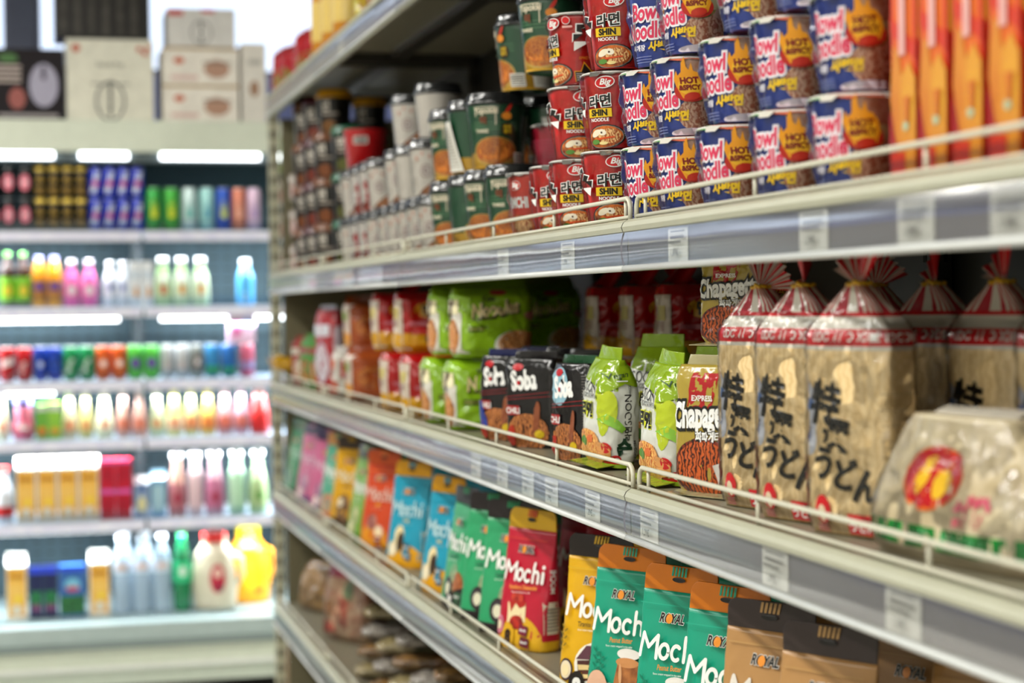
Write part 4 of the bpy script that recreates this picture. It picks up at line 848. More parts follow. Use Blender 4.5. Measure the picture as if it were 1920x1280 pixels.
limep = pouch('lime', '6a9a28', '344018', '8ab43c', 'Green Tea', 'e0e8b0', EL(.0, .05, .03, .036, M('c8c48c', 'picture', '6a8438', 50.)) + half(-.02, .03, .016, '7c9a40', 'dce0b0'), low='5c8a30')
yel2 = pouch('yelb', 'd09a14', '3a2c24', 'c89818', 'Chocolate', '3a2010', EL(.0, .044, .030, .040, M('8a6a4c', 'picture', '4a2c1c', 50.)) + half(-.012, .060, .014, '4a3a38', 'e0d0b0'), low='3c2c20', lc='dcd0b0')
teal2 = pouch('tealb', '3c9878', 'c8862c', '3c9878', 'Coconut', 'e8e8d8', EL(.0, .04, .04, .03, M('c87a50', 'print')) + EL(.0, .04, .03, .02, M('b0a088', 'picture', '7c6a50', 50.)), low='c86a2c')
pinkp = pouch('pink', 'c05c84', '3c2c54', 'c878a0', 'Taro', 'e8d0e0', EL(.0, .05, .03, .04, M('c8a0b0', 'picture', '7c4470', 50.)) + half(-.02, .03, .016, '8a5a90', 'e8d8e0'), low='4c3478', lc='d8b0c4')
dgreen = pouch('dgreen', '1f7a50', '1f5a40', '2c8a60', 'Mint', 'c8e0d0', EL(.0, .05, .028, .04, M('7ca888', 'picture', '1c3c2c', 50.)), low='1a3c2c', lc='a0c8b0')
kraft = pouch('kraft', 'b08450', '3a2e2c', 'b89058', 'Coffee', '6a4424', EL(.0, .045, .036, .034, M('c8a078', 'picture', '7c5430', 50.)) + half(-.02, .03, .018, 'a87850', 'e8d4b0') + EL(.0, .020, .016, .010, M('2c9070', 'print')), lc='dcd4c8')
W3, D3 = .132, .062
front3 = [(528, dgreen, -78, 'dark green sweets pouch at the far end of the pouch row', .785), (549, pinkp, -72, 'pink sweets pouch, left one of two', .785), (574, pinkp, -64, 'pink sweets pouch, right one of two', .785), (592, teal2, -72, 'teal and orange sweets pouch beside the pink pouches', .785),
          (612, yel2, -60, 'mustard yellow sweets pouch with dark base near the far end', .79), (646, limep, -80, 'lime green sweets pouch left of the orange-red pouch', .79), (668, orangp, -62, 'orange-red sweets pouch between lime and blue pouches', .785),
          (717, bluep, -62, 'blue sweets pouch with yellow strip, left one of two', .785), (781, bluep, -70, 'blue sweets pouch with yellow strip, right one of two', .785), (822, greenp, -84, 'green sweets pouch turned edge on beside the blue pouches', .785),
          (855, greenp, -60, 'green sweets pouch with dark strip, left one of two facing the aisle', .785), (889, greenp, -58, 'green sweets pouch with dark strip, overlapped by the red pouch', .785), (925, red, -66, 'crimson sweets pouch with yellow base and number eight', .785),
          (1040, yellow, -58, 'front yellow sweets pouch with cake picture beside teal pouch', .782), (1092, teal, -58, 'teal sweets pouch with orange strip, farthest of three', .785),
          (1178, teal, -60, 'teal sweets pouch with orange strip, middle of three', .785), (1262, teal, -60, 'teal sweets pouch with orange strip, nearest of three', .785), (1334, kraft, -60, 'brown kraft sweets pouch with dark strip, front of the row', .785), (1436, kraft, -62, 'brown kraft sweets pouch nearest the camera', .785)]
for px, pr, rz, lab, X in front3: place(pr, px, X, rz, W3, D3, Z3, lab, None).location.y += .024
# the rows behind them, deeper on the shelf
seen = {}
seq = [dgreen, yel2, yel2, orangp, orangp, bluep, bluep, bluep, greenp, greenp, greenp, greenp, greenp, red, red, yellow, yellow, teal, teal, dgreen, greenp, kraft, dgreen, yellow]
nam = {id(dgreen): 'green', id(yel2): 'mustard', id(orangp): 'orange-red', id(bluep): 'blue', id(greenp): 'mint green', id(red): 'crimson', id(yellow): 'yellow', id(teal): 'teal', id(kraft): 'kraft'}
for row, Xr in ((0, .917), (1, 1.045)):
    for i in range(20 if row == 0 else 16):
        y = 4.95-.165*i+.08*row; 
        # the pouch whose front neighbour stands at the same place is of the same flavour
        ys = [(abs(along(p[0], .785)-y+.1), p[1]) for p in front3]; pr = min(ys, key=lambda q: q[0])[1]
        if id(pr) not in nam: pr = dgreen
        c = nam[id(pr)]; seen[(c, row)] = seen.get((c, row), 0)+1
        dup(pr, (Xr+.06, y, Z3), -61, '%s sweets pouch in the %s row, %s of its colour from the left' % (c, ('second', 'third')[row], ORD[seen[(c, row)]-1]), 'pouches in the rows behind')

# ---------------------------------------------------------------- film packs of noodles (second shelf)
def block(key, w, d, h, base, name='noodle_pack', neck=0., fr=(), rt_art=(), lf=(), amp=.0022, sc=24., kindm='film', n=5., topfin=None, finart=(), botfin=None, taper=.12, cat='noodle pack', matf=None, finh=.016, lean=0., seed=None):
    t = thing(name, 'x', cat)
    rise = lambda v: min(1, (.72+.28*min(1, v*9)))*min(1, 1-taper*max(0, (v-.86)/.14)**1.5)*(1-neck*max(0, (v-.62)/.38)**1.6)*(1-neck*.45*max(0, (.22-v)/.22)**1.5)
    sk = Skin(h, lambda v: w/2*min(1, .93+.07*min(1, v*9))*(1-.04*max(0, (v-.88)/.12))*(1-neck*.30*max(0, (v-.6)/.4)**1.5), lambda v: d/2*rise(v), n, amp, sc, seed if seed is not None else sum(map(ord, key)) % 17)
    mb = MB(); sk.mesh(mb, M(base, kindm) if isinstance(base, str) else base, 72, 40, matf)
    for lay, fm in ((fr, sk.front), (rt_art, sk.right), (lf, sk.left)):
        if lay: art(mb, lay, fm, .0042)
    mb.build('body', t)
    if topfin: fin(t, 'top_seal', w*(.9-neck*.28), h-.002, finh, M(topfin, kindm), lean, .006, finart, seed=len(key), nr=5, ridge=.0012)
    if botfin:
        sk2 = Skin(.006, lambda v: w/2*.96, lambda v: .018, 6., 0, 1)
        mb = MB(); z = .0008
        mb.add([(-w/2*.9, -d/2*.5, .004), (w/2*.9, -d/2*.5, .004), (w/2*.95, -d/2-.012, z), (-w/2*.95, -d/2-.012, z), (-w/2*.9, -d/2*.5, .0052), (w/2*.9, -d/2*.5, .0052), (w/2*.95, -d/2-.012, z+.0012), (-w/2*.95, -d/2-.012, z+.0012)],
               [(3, 2, 1, 0), (4, 5, 6, 7), (2, 3, 7, 6), (0, 1, 5, 4), (1, 2, 6, 5), (3, 0, 4, 7)], M(botfin, kindm), False)
        mb.build('bottom_seal', t)
    return t
LG = 'd6d8ce'
NDL = M('ecb868', 'noodle', 'b85820', 65.)
# pale green and white packs
wS, dS, hS = .118, .062, .158
GL = M('8aa81c', 'film'); GD = M('4a8a2c', 'film')
def green_fade(u, v): return GL if v > .80 else None
frS = PG([(-.06, .130), (.06, .112), (.06, .162), (-.06, .162)], GL) + EL(.036, .088, .016, .042, M('b4c428', 'film'), 6) + T('SOON', -.012, .108, .017, BLK, .0, 0, 0, .9) + T('VEGGIE RAMYUN', -.006, .100, .006, BLK, .0) + RC(-.045, .02, .1065, .1071, BLK)
frS += T('라면', -.014, .074, .017, BLK, .05, .1, 0, 1, M('d8dc30', 'print'), .06) + EL(-.008, .026, .046, .028, M('d89858', 'print')) + EL(-.008, .030, .040, .024, NDL) + EL(-.018, .036, .012, .008, GRN) + EL(.004, .040, .01, .006, M('d8703c', 'print')) + EL(.046, .030, .008, .008, M('c01c20', 'print'))
rtS = T('SOON', .010, .086, .0115, BLK, .01, 0, 90) + T('VEGGIE RAMYUN', .010, .126, .0045, BLK, 0, 0, 90, .75) + T('라면', .009, .051, .0085, BLK, .03, 0, 90) + T('순', -.001, .020, .020, M('123420', 'print'), .06, 0, 0, .9) + EL(-.014, .011, .0085, .0085, M('b81820', 'print')) + EL(-.012, .012, .004, .0035, M('e4e2da', 'print')) + T('NONGSHIM', .018, .022, .005, BLK, .02, 0, 90)
rtS += PG([(-.031, .150), (.031, .150), (.031, .126), (.018, .118), (.0, .124), (-.031, .108)], GL) + T('Vegan', -.008, .132, .0085, M('20401c', 'print'), .01, .2, 8) + EL(-.021, .088, .009, .026, M('b4c428', 'film')) + PG([(-.031, .070), (-.018, .062), (-.006, .052), (.0, .058), (-.012, .072), (-.024, .080)], M('8ac040', 'film'), ) + EL(-.031, .020, .012, .018, M('d89858', 'print')) + RC(-.012, .004, .127, .1285, WHT) + RC(-.031, .031, .0, .006, GL)
soon = block('soon', wS, dS, hS, LG, 'ramen_pack', .55, frS, rtS, (), .0036, 30., 'film', 3.0, '8aa81c', (), '94ac28', .35, finh=.020, matf=lambda u, v: GL if v > .87 else M('94ac28', 'film') if v < .05 else None or M(LG, 'film'))
# black packs
blk_fr = T('Soba', -.006, .100, .032, WHT, .05, 0, 4, .66) + EL(-.018, .110, .004, .004, M('b81820', 'print')) + EL(-.02, .137, .012, .006, M('b81820', 'print')) + PG([(-.05, .085), (.05, .095), (.05, .0958), (-.05, .0858)], M('a01820', 'print')) + PG([(-.05, .080), (.05, .088), (.05, .0888), (-.05, .0808)], M('a01820', 'print'))
blk_fr += EL(.0, .026, .046, .032, M('c07840', 'noodle', '50200c', 55.)) + EL(.022, .05, .007, .030, M('8a4a2c', 'print'), -8) + T('CHILI', -.030, .058, .010, WHT, .02) + RC(-.046, -.014, .055, .071, M('9a1a1c', 'print')) + T('CHILI', -.030, .058, .010, WHT, .02) + EL(.028, .024, .010, .007, M('c8a818', 'print')) + EL(-.034, .020, .010, .018, M('a82c1c', 'print'))
blk_rt = RC(-.022, .022, .004, .146, M('1c1a1a', 'film')) + sum([RC(-.02, .02, .010+.0042*i, .0118+.0042*i, M('5c5856', 'print')) for i in range(30)], [])
soba = block('soba', .108, .050, .152, '141112', 'noodle_pack', 0., blk_fr, blk_rt, (), .0030, 26., 'film', 4., '171416', (), None, .3, finh=.014)
sobab = block('sobab', .108, .050, .152, '141112', 'noodle_pack', 0., blk_fr + PG([(-.054, .02), (-.02, .02), (-.04, .07), (-.054, .07)], M('2c3c8a', 'film')), blk_rt, (), .0030, 26., 'film', 4., '1f2450', (), None, .3, finh=.014)
sobag = block('sobag', .108, .050, .152, '141112', 'noodle_pack', 0., EL(-.02, .115, .03, .03, M('8ab4c4', 'print')) + blk_fr, blk_rt, (), .0030, 26., 'film', 4., '1c4a2c', (), None, .3, finh=.014)
# golden packs with dark noodles
chf = T('Chapagetti', .004, .085, .024, BLK, .07, .1, 3, .62, None) 
chf = PG([(-.02, .155), (.03, .155), (.012, .105), (-.03, .105)], M('a81c20', 'film')) + EL(.0, .034, .056, .040, M('7c2c18', 'noodle', '20100c', 45.)) + EL(.0, .036, .05, .034, M('c05824', 'noodle', '34120c', 45.)) + PG([(.018, .04), (.062, .052), (.062, .01), (.03, .0)], M('c8c4bc', 'print')) + T('Chapagetti', .000, .088, .032, WHT, .04, .1, 3, .56, BLK, .09) + T('짜파게티', .010, .070, .010, WHT, .03, 0, 2, .9, BLK, .08) + T('EXPRESS', 0, .120, .007, WHT, .02)
chr_ = EL(-.006, .036, .024, .030, M('c05824', 'noodle', '34120c', 45.)) + PG([(-.01, .08), (.018, .10), (.012, .125), (-.02, .11)], M('b81c1c', 'film')) + T('짜파', 0, .09, .010, YB, .03)
chap = block('chap', .125, .056, .165, 'a8923c', 'noodle_pack', 0., chf, chr_, (), .0032, 28., 'film', 3.6, 'a8a078', (), 'a8a078', .35, finh=.014)
# multipacks
GMX = '8cb81e'
def gpanel(x0, x1):
    xm = (x0+x1)/2; q = (x1-x0)
    return RC(x0+.003, x1-.003, .008, .088, M('d4d0c4', 'film')) + EL(xm, .040, q*.40, .034, M('c08850', 'picture', '7c3c18', 120.)) + EL(xm, .04, q*.32, .028, M('dca468', 'noodle', 'a05020', 130.)) + RC(x0+.004, x1-.006, .084, .112, M('e0d8b0', 'print')) + T('Noodles', xm, .090, .016, M('3c2410', 'print'), .06, .2, 70, .6)
gfr = T('Noodles', .004, .080, .027, BLK, .06, .25, 7, .72) + T('Noodles', .002, .0815, .027, M('f4e0a8', 'print'), .03, .25, 7, .72) + T('You', -.012, .108, .012, M('2c2010', 'print'), .04, .3, 7) + EL(.008, .125, .018, .005, M('b83028', 'print')) + EL(-.006, .076, .032, .0025, M('3c2c14', 'print'), 5)
gfr += EL(.046, .022, .046, .030, M('e0dcd0', 'print')) + EL(.048, .026, .040, .026, M('dca468', 'noodle', 'a05828', 60.)) + RC(-.050, -.012, .050, .060, M('2c3c14', 'print')) + T('VEGETABLE', -.031, .0525, .005, M('c8d060', 'print'), .02) + EL(.070, .080, .012, .008, M('c88a80', 'print'))
gmul = block('gmul', .155, .118, .135, GMX, 'noodle_multipack', 0., gfr, (), gpanel(-.055, -.002)+gpanel(.002, .055), .0065, 21., 'film', 4.2, GMX, (), None, .40, finh=.030, lean=.05)
rfr = EL(.0, .095, .036, .018, M('c89018', 'print')) + T('면왕', .0, .086, .018, BLK, .05, 0, 0, .9) + RC(-.05, .05, .060, .068, M('b8606c', 'print')) + PG([(-.07, .0), (.07, .0), (.07, .03), (.02, .012), (-.03, .035), (-.07, .045)], M('cc9414', 'film')) + EL(.0, .03, .012, .014, M('3c1410', 'print'))
def rpanel(x0, x1, a, b, c): return RC(x0+.003, x1-.003, .006, .118, M(a, 'film')) + PG([(x0+.004, .01), (x1-.004, .01), (x1-.004, .04), (x0+.004, .055)], M(b, 'film')) + RC(x0+.006, x1-.008, .075, .10, M(c, 'print')) + sum([RC(x0+.008, x1-.010, .058+.004*i, .0598+.004*i, M('8a5a50', 'print')) for i in range(4)], [])
rmul = block('rmul', .150, .118, .135, 'ac1014', 'noodle_multipack', 0., rfr, (), rpanel(-.055, -.002, 'c8b8a8', 'c8941c', 'a82c34')+rpanel(.002, .055, 'c8b8a8', 'c8941c', 'b8a860'), .0060, 21., 'film', 4.2, None, (), None, .25)
# the red carrier bag handles
def handles(t, w, h, col):
    for s in (-1, 1):
        def hf(u, v, s=s):
            x = s*(.010+.045*(1-v)) + (u-.5)*(.050-.028*v); y = .014*math.sin(u*PI*2+s)*(1-.3*v); return (x, y, h-.006+.048*v+.010*math.sin(u*PI))
        mb = MB().grid(hf, 10, 10, M(col, 'film')); mb.grid(lambda u, v: (hf(1-u, v)[0], hf(1-u, v)[1]+.0012, hf(1-u, v)[2]), 10, 10, M(col, 'film')); mb.build('handle', t)
rbag = block('rbag', .150, .118, .135, 'ac1014', 'noodle_multipack', 0., rfr, (), rpanel(-.055, -.002, 'c8b8a8', 'c8941c', 'a82c34')+rpanel(.002, .055, 'c8b8a8', 'c8941c', 'b8a860'), .0060, 21., 'film', 4.2, None, (), None, .25)
handles(rbag, .150, .135, 'b01014')
gmlow = block('gmlow', .155, .118, .135, GMX, 'noodle_multipack', 0., gfr, (), gpanel(-.055, -.002)+gpanel(.002, .055), .0065, 21., 'film', 4.2, None, (), None, .30)
omul = block('omul', .150, .110, .125, 'a0481c', 'noodle_multipack', 0., EL(0, .06, .05, .03, M('c87838', 'picture', '7c2c14', 60.)), (), rpanel(-.052, -.002, 'ccbcae', 'b0601c', 'a83c24')+rpanel(.002, .052, 'ccbcae', 'c8841c', '7c8a40'), .0060, 21., 'film', 4.2, 'a0481c', (), None, .25, finh=.018)
wmul = block('wmul', .140, .110, .120, 'c4c0b4', 'noodle_multipack', 0., RC(-.05, .05, .05, .1, M('a8281c', 'film')), (), rpanel(-.052, -.002, 'd0ccc4', 'a83c1c', 'a82c24')+rpanel(.002, .052, 'd0ccc4', 'b0482c', 'c86a3c'), .0060, 21., 'film', 4.2, 'd0ccc8', (), None, .25, finh=.016)
# lower layer then upper layer, from the camera's far end towards it
for px, X, rz, pr, lab in ((620, .785, -8, wmul, 'white and orange noodle multipack low at the far left of the shelf'), (648, .785, -8, omul, 'orange-brown noodle multipack in the lower layer'), (716, .785, -8, rmul, 'red and yellow noodle multipack in the lower layer, left one'), (756, .785, -6, rmul, 'red and yellow noodle multipack in the lower layer, right one')):
    place(pr, px, X, rz, .150, .118, Z2, lab, None)
for px, X, rz, pr, lab, zz in ((646, .80, -8, omul, 'orange-brown noodle multipack in the upper layer', .130), (700, .79, -8, rmul, 'red noodle multipack in the upper layer, without handles', .139), (745, .79, -6, rbag, 'red noodle multipack with carrier handles and a yellow oval badge', .139)):
    place(pr, px, X, rz, .150, .118, Z2+zz, lab, None)
for px, X, rz, k, lab in ((797, .785, -6, 0, 'bright green noodle multipack in the lower layer, left one'), (842, .785, -6, 0, 'bright green noodle multipack in the lower layer, beside the black packs'), (811, .79, -6, 1, 'bright green noodle multipack in the upper layer, left one'), (852, .79, -6, 1, 'bright green noodle multipack in the upper layer with lettering in view'),
                        (925, 1.0, -6, 0, 'green noodle multipack under the shaded one at the back'), (960, 1.0, -6, 1, 'shaded green noodle multipack at the back of the upper layer')):
    place(gmul if k else gmlow, px, X, rz, .155, .118, Z2+k*.142, lab, 'green noodle multipacks')
for i, px in enumerate((1105, 1170, 1240)):
    for k in range(2): place(rbag if k else rmul, px+k*6, 1.02, -8, .150, .118, Z2+k*.139, 'dark red noodle multipack in the shade at the back, %s layer, %s' % (('lower', 'upper')[k], nth(i, 3)), 'dark red multipacks at the back')
place(sobab, 893, .785, -62, .108, .050, Z2, 'black noodle pack with white lettering and a blue edge beside the green multipacks', None)
place(soba, 942, .785, -56, .108, .050, Z2, 'black noodle pack with white lettering and a red chili panel', None)
place(sobag, 1027, .79, -76, .108, .050, Z2, 'black noodle pack turned edge on beside the green and white packs', None)
for i, (px, X) in enumerate(((956, .88), (1000, .89), (1045, .90))): place(soba if i else sobab, px, X, -60, .108, .050, Z2, 'black noodle pack in the second row, %s' % nth(i, 3), 'black packs, second row')
place(soon, 1078, .799, -85, wS, dS, Z2+.004, 'green and white ramen pack standing on end beside the black packs', None, ry=2)
place(soon, 1163, .885, -60, wS, dS, Z2+.004, 'green and white ramen pack behind and between the two front ones', None, sc=(1, 1, 1.09))
place(soon, 1184, .799, -87, wS, dS, Z2+.004, 'green and white ramen pack standing on end left of the golden pack', None, ry=3)
place(soon, 1262, .90, -60, wS, dS, Z2+.004, 'green and white ramen pack half hidden behind the golden pack', None)
place(chap, 1253, .790, -66, .125, .056, Z2, 'golden noodle pack with dark noodles picture, lower of two stacked', None)
place(chap, 1302, .83, -68, .125, .056, Z2+.188, 'golden noodle pack, upper one of two reaching to the shelf above', None, sc=(1, 1, .72))

# ---------------------------------------------------------------- udon bags tied at the top
NOODB = M('ecd09c', 'noodle', 'dcbc84', 26.); FW = M('d8d2c4', 'film'); FR_ = M('c41c24', 'film'); FR2 = M('b0303c', 'film'); NVY = M('3a4c8a', 'print')
def udon():
    t = thing('udon_bag', 'x', 'noodle bag'); w, d, h = .126, .054, .262
    def A(v): return w/2*(1 if v < .80 else 1-(1-.13)*((v-.80)/.20)**1.3)*min(1, .94+v)
    def B(v): return d/2*(1 if v < .78 else 1-(1-.40)*((v-.78)/.22))*min(1, .80+v*2.4)
    sk = Skin(h, A, B, 4.2, .0042, 24., 3.)
    def mf(u, v):
        if v > .89: return FR2 if int(u*40) % 2 else FW
        if v > .86: return FR_
        if v > .82: return FW
        if v > .755: return FR_
        if v > .735: return FW
        return NOODB
    mb = MB(); sk.mesh(mb, NOODB, 80, 60, mf)
    L = T('UDON NOODLE', .004, .2015, .010, M('e4d4cc', 'print'), .03, 0, 0, .95)
    L += EL(-.055, .120, .016, .040, M('c8ccd8', 'film')) + EL(-.060, .105, .010, .012, NVY) + EL(-.052, .135, .008, .006, M('4a6aa0', 'print'))
    L += T('特', -.028, .118, .036, BLK, .03, .1, -8, 1.0) + T('選', -.012, .088, .030, BLK, .03, .1, -8, 1.05) + T('う', -.026, .060, .028, BLK, .035, .1) + T('ど', .004, .050, .026, BLK, .035, .1) + T('ん', .036, .040, .027, BLK, .04, .1)
    L += EL(-.026, .026, .0125, .0150, FR_) + EL(-.026, .022, .006, .009, M('dcc8a8', 'print')) + RC(.012, .052, .003, .024, FR_) + T('うどん', .032, .007, .009, WHT, .03) + RC(-.064, -.057, .012, .080, M('cc4850', 'print')) + sum([RC(-.034, -.018, .003+.003*i, .0045+.003*i, M('a8505a', 'print')) for i in range(3)], [])
    art(mb, L, sk.front, .0075)
    art(mb, T('NOODLE', 0, .2015, .009, WHT, .03) + sum([RC(-.022, .022, .02+.016*i, .0206+.016*i, M('a48a64', 'print')) for i in range(9)], []), sk.right, .008)
    mb.build('body', t)
    # the pleated fan above the tie
    def fanf(u, v):
        a = (u-.5)*1.9; r = .008+.050*v*(1+.12*math.sin(u*7)); pl = math.sin(u*PI*14)*.005*v+.012*v*math.sin(u*5)
        return (math.sin(a)*r+.004*v, pl, -.004+math.cos(a)*r*.74)
    mb = MB(); mb.grid(fanf, 84, 6, FR_, lambda u, v: FR_ if int(u*28) % 2 else FW); mb.grid(lambda u, v: (fanf(1-u, v)[0], fanf(1-u, v)[1]+.0012, fanf(1-u, v)[2]), 84, 6, FR_, lambda u, v: FR_ if int((1-u)*28) % 2 else FW)
    o = mb.build('pleated_top', t); o.location = (0, 0, h)
    MB().tube([(.0125*math.cos(2*PI*i/16), .012*math.sin(2*PI*i/16), h-.001+.001*math.sin(i)) for i in range(17)], .0022, M('d8a818', 'plastic')).tube([(.004, -.012, h-.001), (.012, -.018, h+.002), (.020, -.017, h-.002)], .002, M('d8a818', 'plastic')).build('twist_tie', t)
    sk.A = lambda v: A(v)+.0022; sk.B = lambda v: B(v)+.0022; sk.seed = 8.; sk.amp = .004; sk.sc = 22.
    mb = MB(); mb.grid(lambda u, v: sk.ring(2*PI*u, .01+v*.84), 90, 50, WRAP, None, True); mb.build('clear_film', t)
    return t
ud = udon()
def ubag(x, y, rz, lab, grp, tilt):
    o = dup(ud, (x, y, Z2), rz, lab, grp)
    for c in bpy.data.objects:
        if c.parent == o and c.name.startswith('pleated'): c.rotation_euler = (0, R(tilt), R(tilt*.8))
for px, X, rz, lab, tl in ((1332, .797, -76, 'tied udon bag leaning behind the golden packs, leftmost in the front row', 30), (1400, .79, -74, 'tied udon bag second from left in the front row, with black brush writing', -34),
                       (1493, .79, -72, 'large tied udon bag with its black brush writing fully in view', -8)):
    c, q = math.cos(R(rz)), math.sin(R(rz)); lx, ly = -.0675, -.028
    ubag(X-(lx*c-ly*q), along(px, X)-(lx*q+ly*c), rz, lab, None, tl)
for i, y in enumerate((1.745, 1.60, 1.455, 1.31)): ubag(.965, y, -76+3*(i % 2), 'tied udon bag behind the bag with the red oval, %s' % nth(i, 4), 'udon bags behind the oval bag', (-20, 24, 34, -10)[i])
for i, y in enumerate((2.03, 1.885)): ubag(.96, y, -76, 'tied udon bag in the shaded second row, %s' % nth(i, 2), 'udon bags, second row', (12, -25, 20)[i])
# rice noodle bag lying along the front edge
OVY = M('e0b020', 'film'); GNB = M('0f8030', 'film')
lf_ = PG([(-.132, .012), (.132, .012), (.132, .033), (-.132, .033)], GNB) + T('RICE VERMICELLI', .02, .017, .012, M('58b070', 'print'), .03) + EL(-.01, .078, .050, .030, M('d86a20', 'film'), 8) + EL(-.008, .079, .047, .028, M('b81018', 'film'), 8) + EL(-.018, .080, .009, .022, OVY, -32) + EL(.010, .074, .010, .016, OVY, -38) + EL(-.036, .072, .005, .014, M('c85040', 'film'), -30) + T('粉', .072, .044, .020, M('c84860', 'print'), .05) + T('絲', .048, .040, .018, M('c85868', 'print'), .05)
def rice():
    t = thing('rice_noodle_bag', 'clear bag of rice noodles with a red oval badge and green base band, lying at the shelf front', 'noodle bag')
    sk = Skin(.135, lambda v: .138*(1-.62*max(0, v-.25)**1.4), lambda v: .044*min(1, .86+v*2)*(1-.75*max(0, v-.35)**1.2), 3., .0065, 22., 5.)
    mb = MB(); sk.mesh(mb, M('d4c6a4', 'picture', 'baa884', 16.), 90, 44); art(mb, lf_, sk.front, .008); mb.build('body', t)
    a0, b0 = sk.A, sk.B; sk.A = lambda v: a0(v)+.002; sk.B = lambda v: b0(v)+.002; sk.seed = 1.5; sk.amp = .005
    mb = MB(); mb.grid(lambda u, v: sk.ring(2*PI*u, .01+v*.98), 110, 46, WRAP, None, True); mb.build('clear_film', t)
    fin(t, 'top_seal', .13, .132, .010, M('c8c0b0', 'film'), .02, .004, nr=4); return t
rb = rice(); place(rb, 1604, .790, -84, .270, .088, Z2, 'clear rice noodle bag with a red oval badge and green band at the shelf front', None)

# ---------------------------------------------------------------- small packs at the far end of the noodle shelf
def smallpack(key, w, d, h, base, c2, c3, name='snack_pack', fincol=None):
    return block(key, w, d, h, base, name, .15, EL(0, h*.35, w*.34, h*.24, M(c2, 'picture', c3, 60.)) + RC(-w*.38, w*.38, h*.68, h*.82, M(c3, 'film')), RC(-d*.3, d*.3, h*.2, h*.8, M(c2, 'film')), (), .0045, 26., 'film', 3.2, fincol or base, (), None, .4, finh=.014, cat='snack pack')
sp_y = smallpack('spy', .12, .05, .13, 'c89818', 'e0c060', '7c4c10'); sp_r = smallpack('spr', .12, .05, .14, '8c2420', 'b88050', 'd0c8b8'); sp_g = smallpack('spg', .12, .055, .15, '3c7c28', 'c0803c', '8c2c20')
sp_s = smallpack('sps', .13, .05, .235, '9c1c24', 'b8a8b0', 'c8c8d0', fincol='b8b8c4')
for px, X, rz, pr, lab in ((541, .785, -60, sp_r, 'small dark red snack pack near the far post'), (558, .785, -66, sp_g, 'small green snack pack third from the far post'), (573, .79, -60, sp_g, 'small green snack pack beside the tall red one'), (586, .785, -74, sp_s, 'tall red and silver pack left of the orange multipacks'),
                           (612, .93, -66, sp_y, 'yellow snack pack behind the small green packs')):
    place(pr, px, X, rz, .12, .05, Z2, lab, None)
dup(sp_y, (.872, 6.035, Z2+.038), 90, 'yellow snack pack tipped over the wire guard at the far end', None, rx=-74)
for i, (px, a, b, c) in enumerate(((517, 'b8a898', 'c04840', 'd8d0c8'), (538, 'a8988c', 'b03c38', 'ccc4bc'))):
    p = smallpack('lp%d' % i, .12, .09, .095, a, b, c, 'noodle_pack')
    for k in range(3): place(p, px, .79, -62, .12, .09, Z1+k*.112, 'pale noodle pack with red print in the stack at the far end, %s, %s stack' % (('bottom', 'middle', 'top')[k], ('left', 'right')[i]), 'pale packs in stacks')
p = smallpack('gp', .13, .06, .15, '7c9c1c', 'a8b83c', '4c7c18', 'noodle_pack'); place(p, 524, .82, -62, .13, .06, Z1+.336, 'lime green pack on top of the pale packs at the far end', None)

# ---------------------------------------------------------------- goods on the top board
def obottle():
    t = thing('oil_bottle', 'x', 'bottle'); pr = [(.038, 0), (.042, .004), (.042, .19), (.036, .22), (.016, .265), (.016, .285)]
    fine = []
    for (r0, z0), (r1, z1) in zip(pr, pr[1:]):
        for i in range(3): fine.append((r0+(r1-r0)*i/3, z0+(z1-z0)*i/3))
    fine.append(pr[-1]); MB().lathe(fine, M('d8901c', 'liquid', 'c07a10', 8.), 32).build('body', t)
    MB().lathe([(.0427, .05), (.0427, .16)], M('e0c060', 'print'), 32, caps=(0, 0)).build('label', t); MB().lathe([(.018, .28), (.018, .305), (0, .305)], M('c8a010', 'plastic'), 20).build('cap', t); return t
ob_ = obottle()
for i, px in enumerate((592, 611, 632)):
    x, y = cup_at(px, .815, .042); dup(ob_, (x, y, Z0), 0, 'amber oil bottle on the top board of the shelving, %s' % nth(i, 3), 'oil bottles')
rgb_ = smallpack('rgb', .21, .09, .165, 'b01a20', '3c9c30', 'b82024', 'snack_pack'); place(rgb_, 508, .775, -70, .21, .09, Z0, 'red and green crinkled bag at the far end of the top board', None)
place(rgb_, 548, .79, -66, .21, .09, Z0, 'red and green crinkled bag beside the oil bottles', None)
b3 = block('ygb', .13, .07, .16, 'b8a018', 'snack_pack', .3, EL(0, .07, .05, .04, M('c8c030', 'picture', '7c3014', 50.)) + RC(-.05, .05, .11, .13, M('7c9c1c', 'film')), (), (), .006, 22., 'film', 3., 'c8b020', cat='snack pack')
for i, px in enumerate((660, 700, 745)): place(b3, px, .785, -60, .13, .07, Z0, 'yellow crinkled snack bag on the top board right of the bottles, %s' % nth(i, 3), 'yellow bags on top')
t = thing('dark_box', 'dark red box behind the oil bottles on the top board', 'box'); MB().box(-.05, .05, -.04, .04, 0, .30, M('5c2028', 'paper'), .002).build('carton', t); MB().box(-.048, .048, -.038, .038, .3001, .302, M('3c1418', 'paper')).build('lid', t)
dup(t, (1.0, 5.95, Z0), -20, 'dark red box behind the oil bottles on the top board', None)

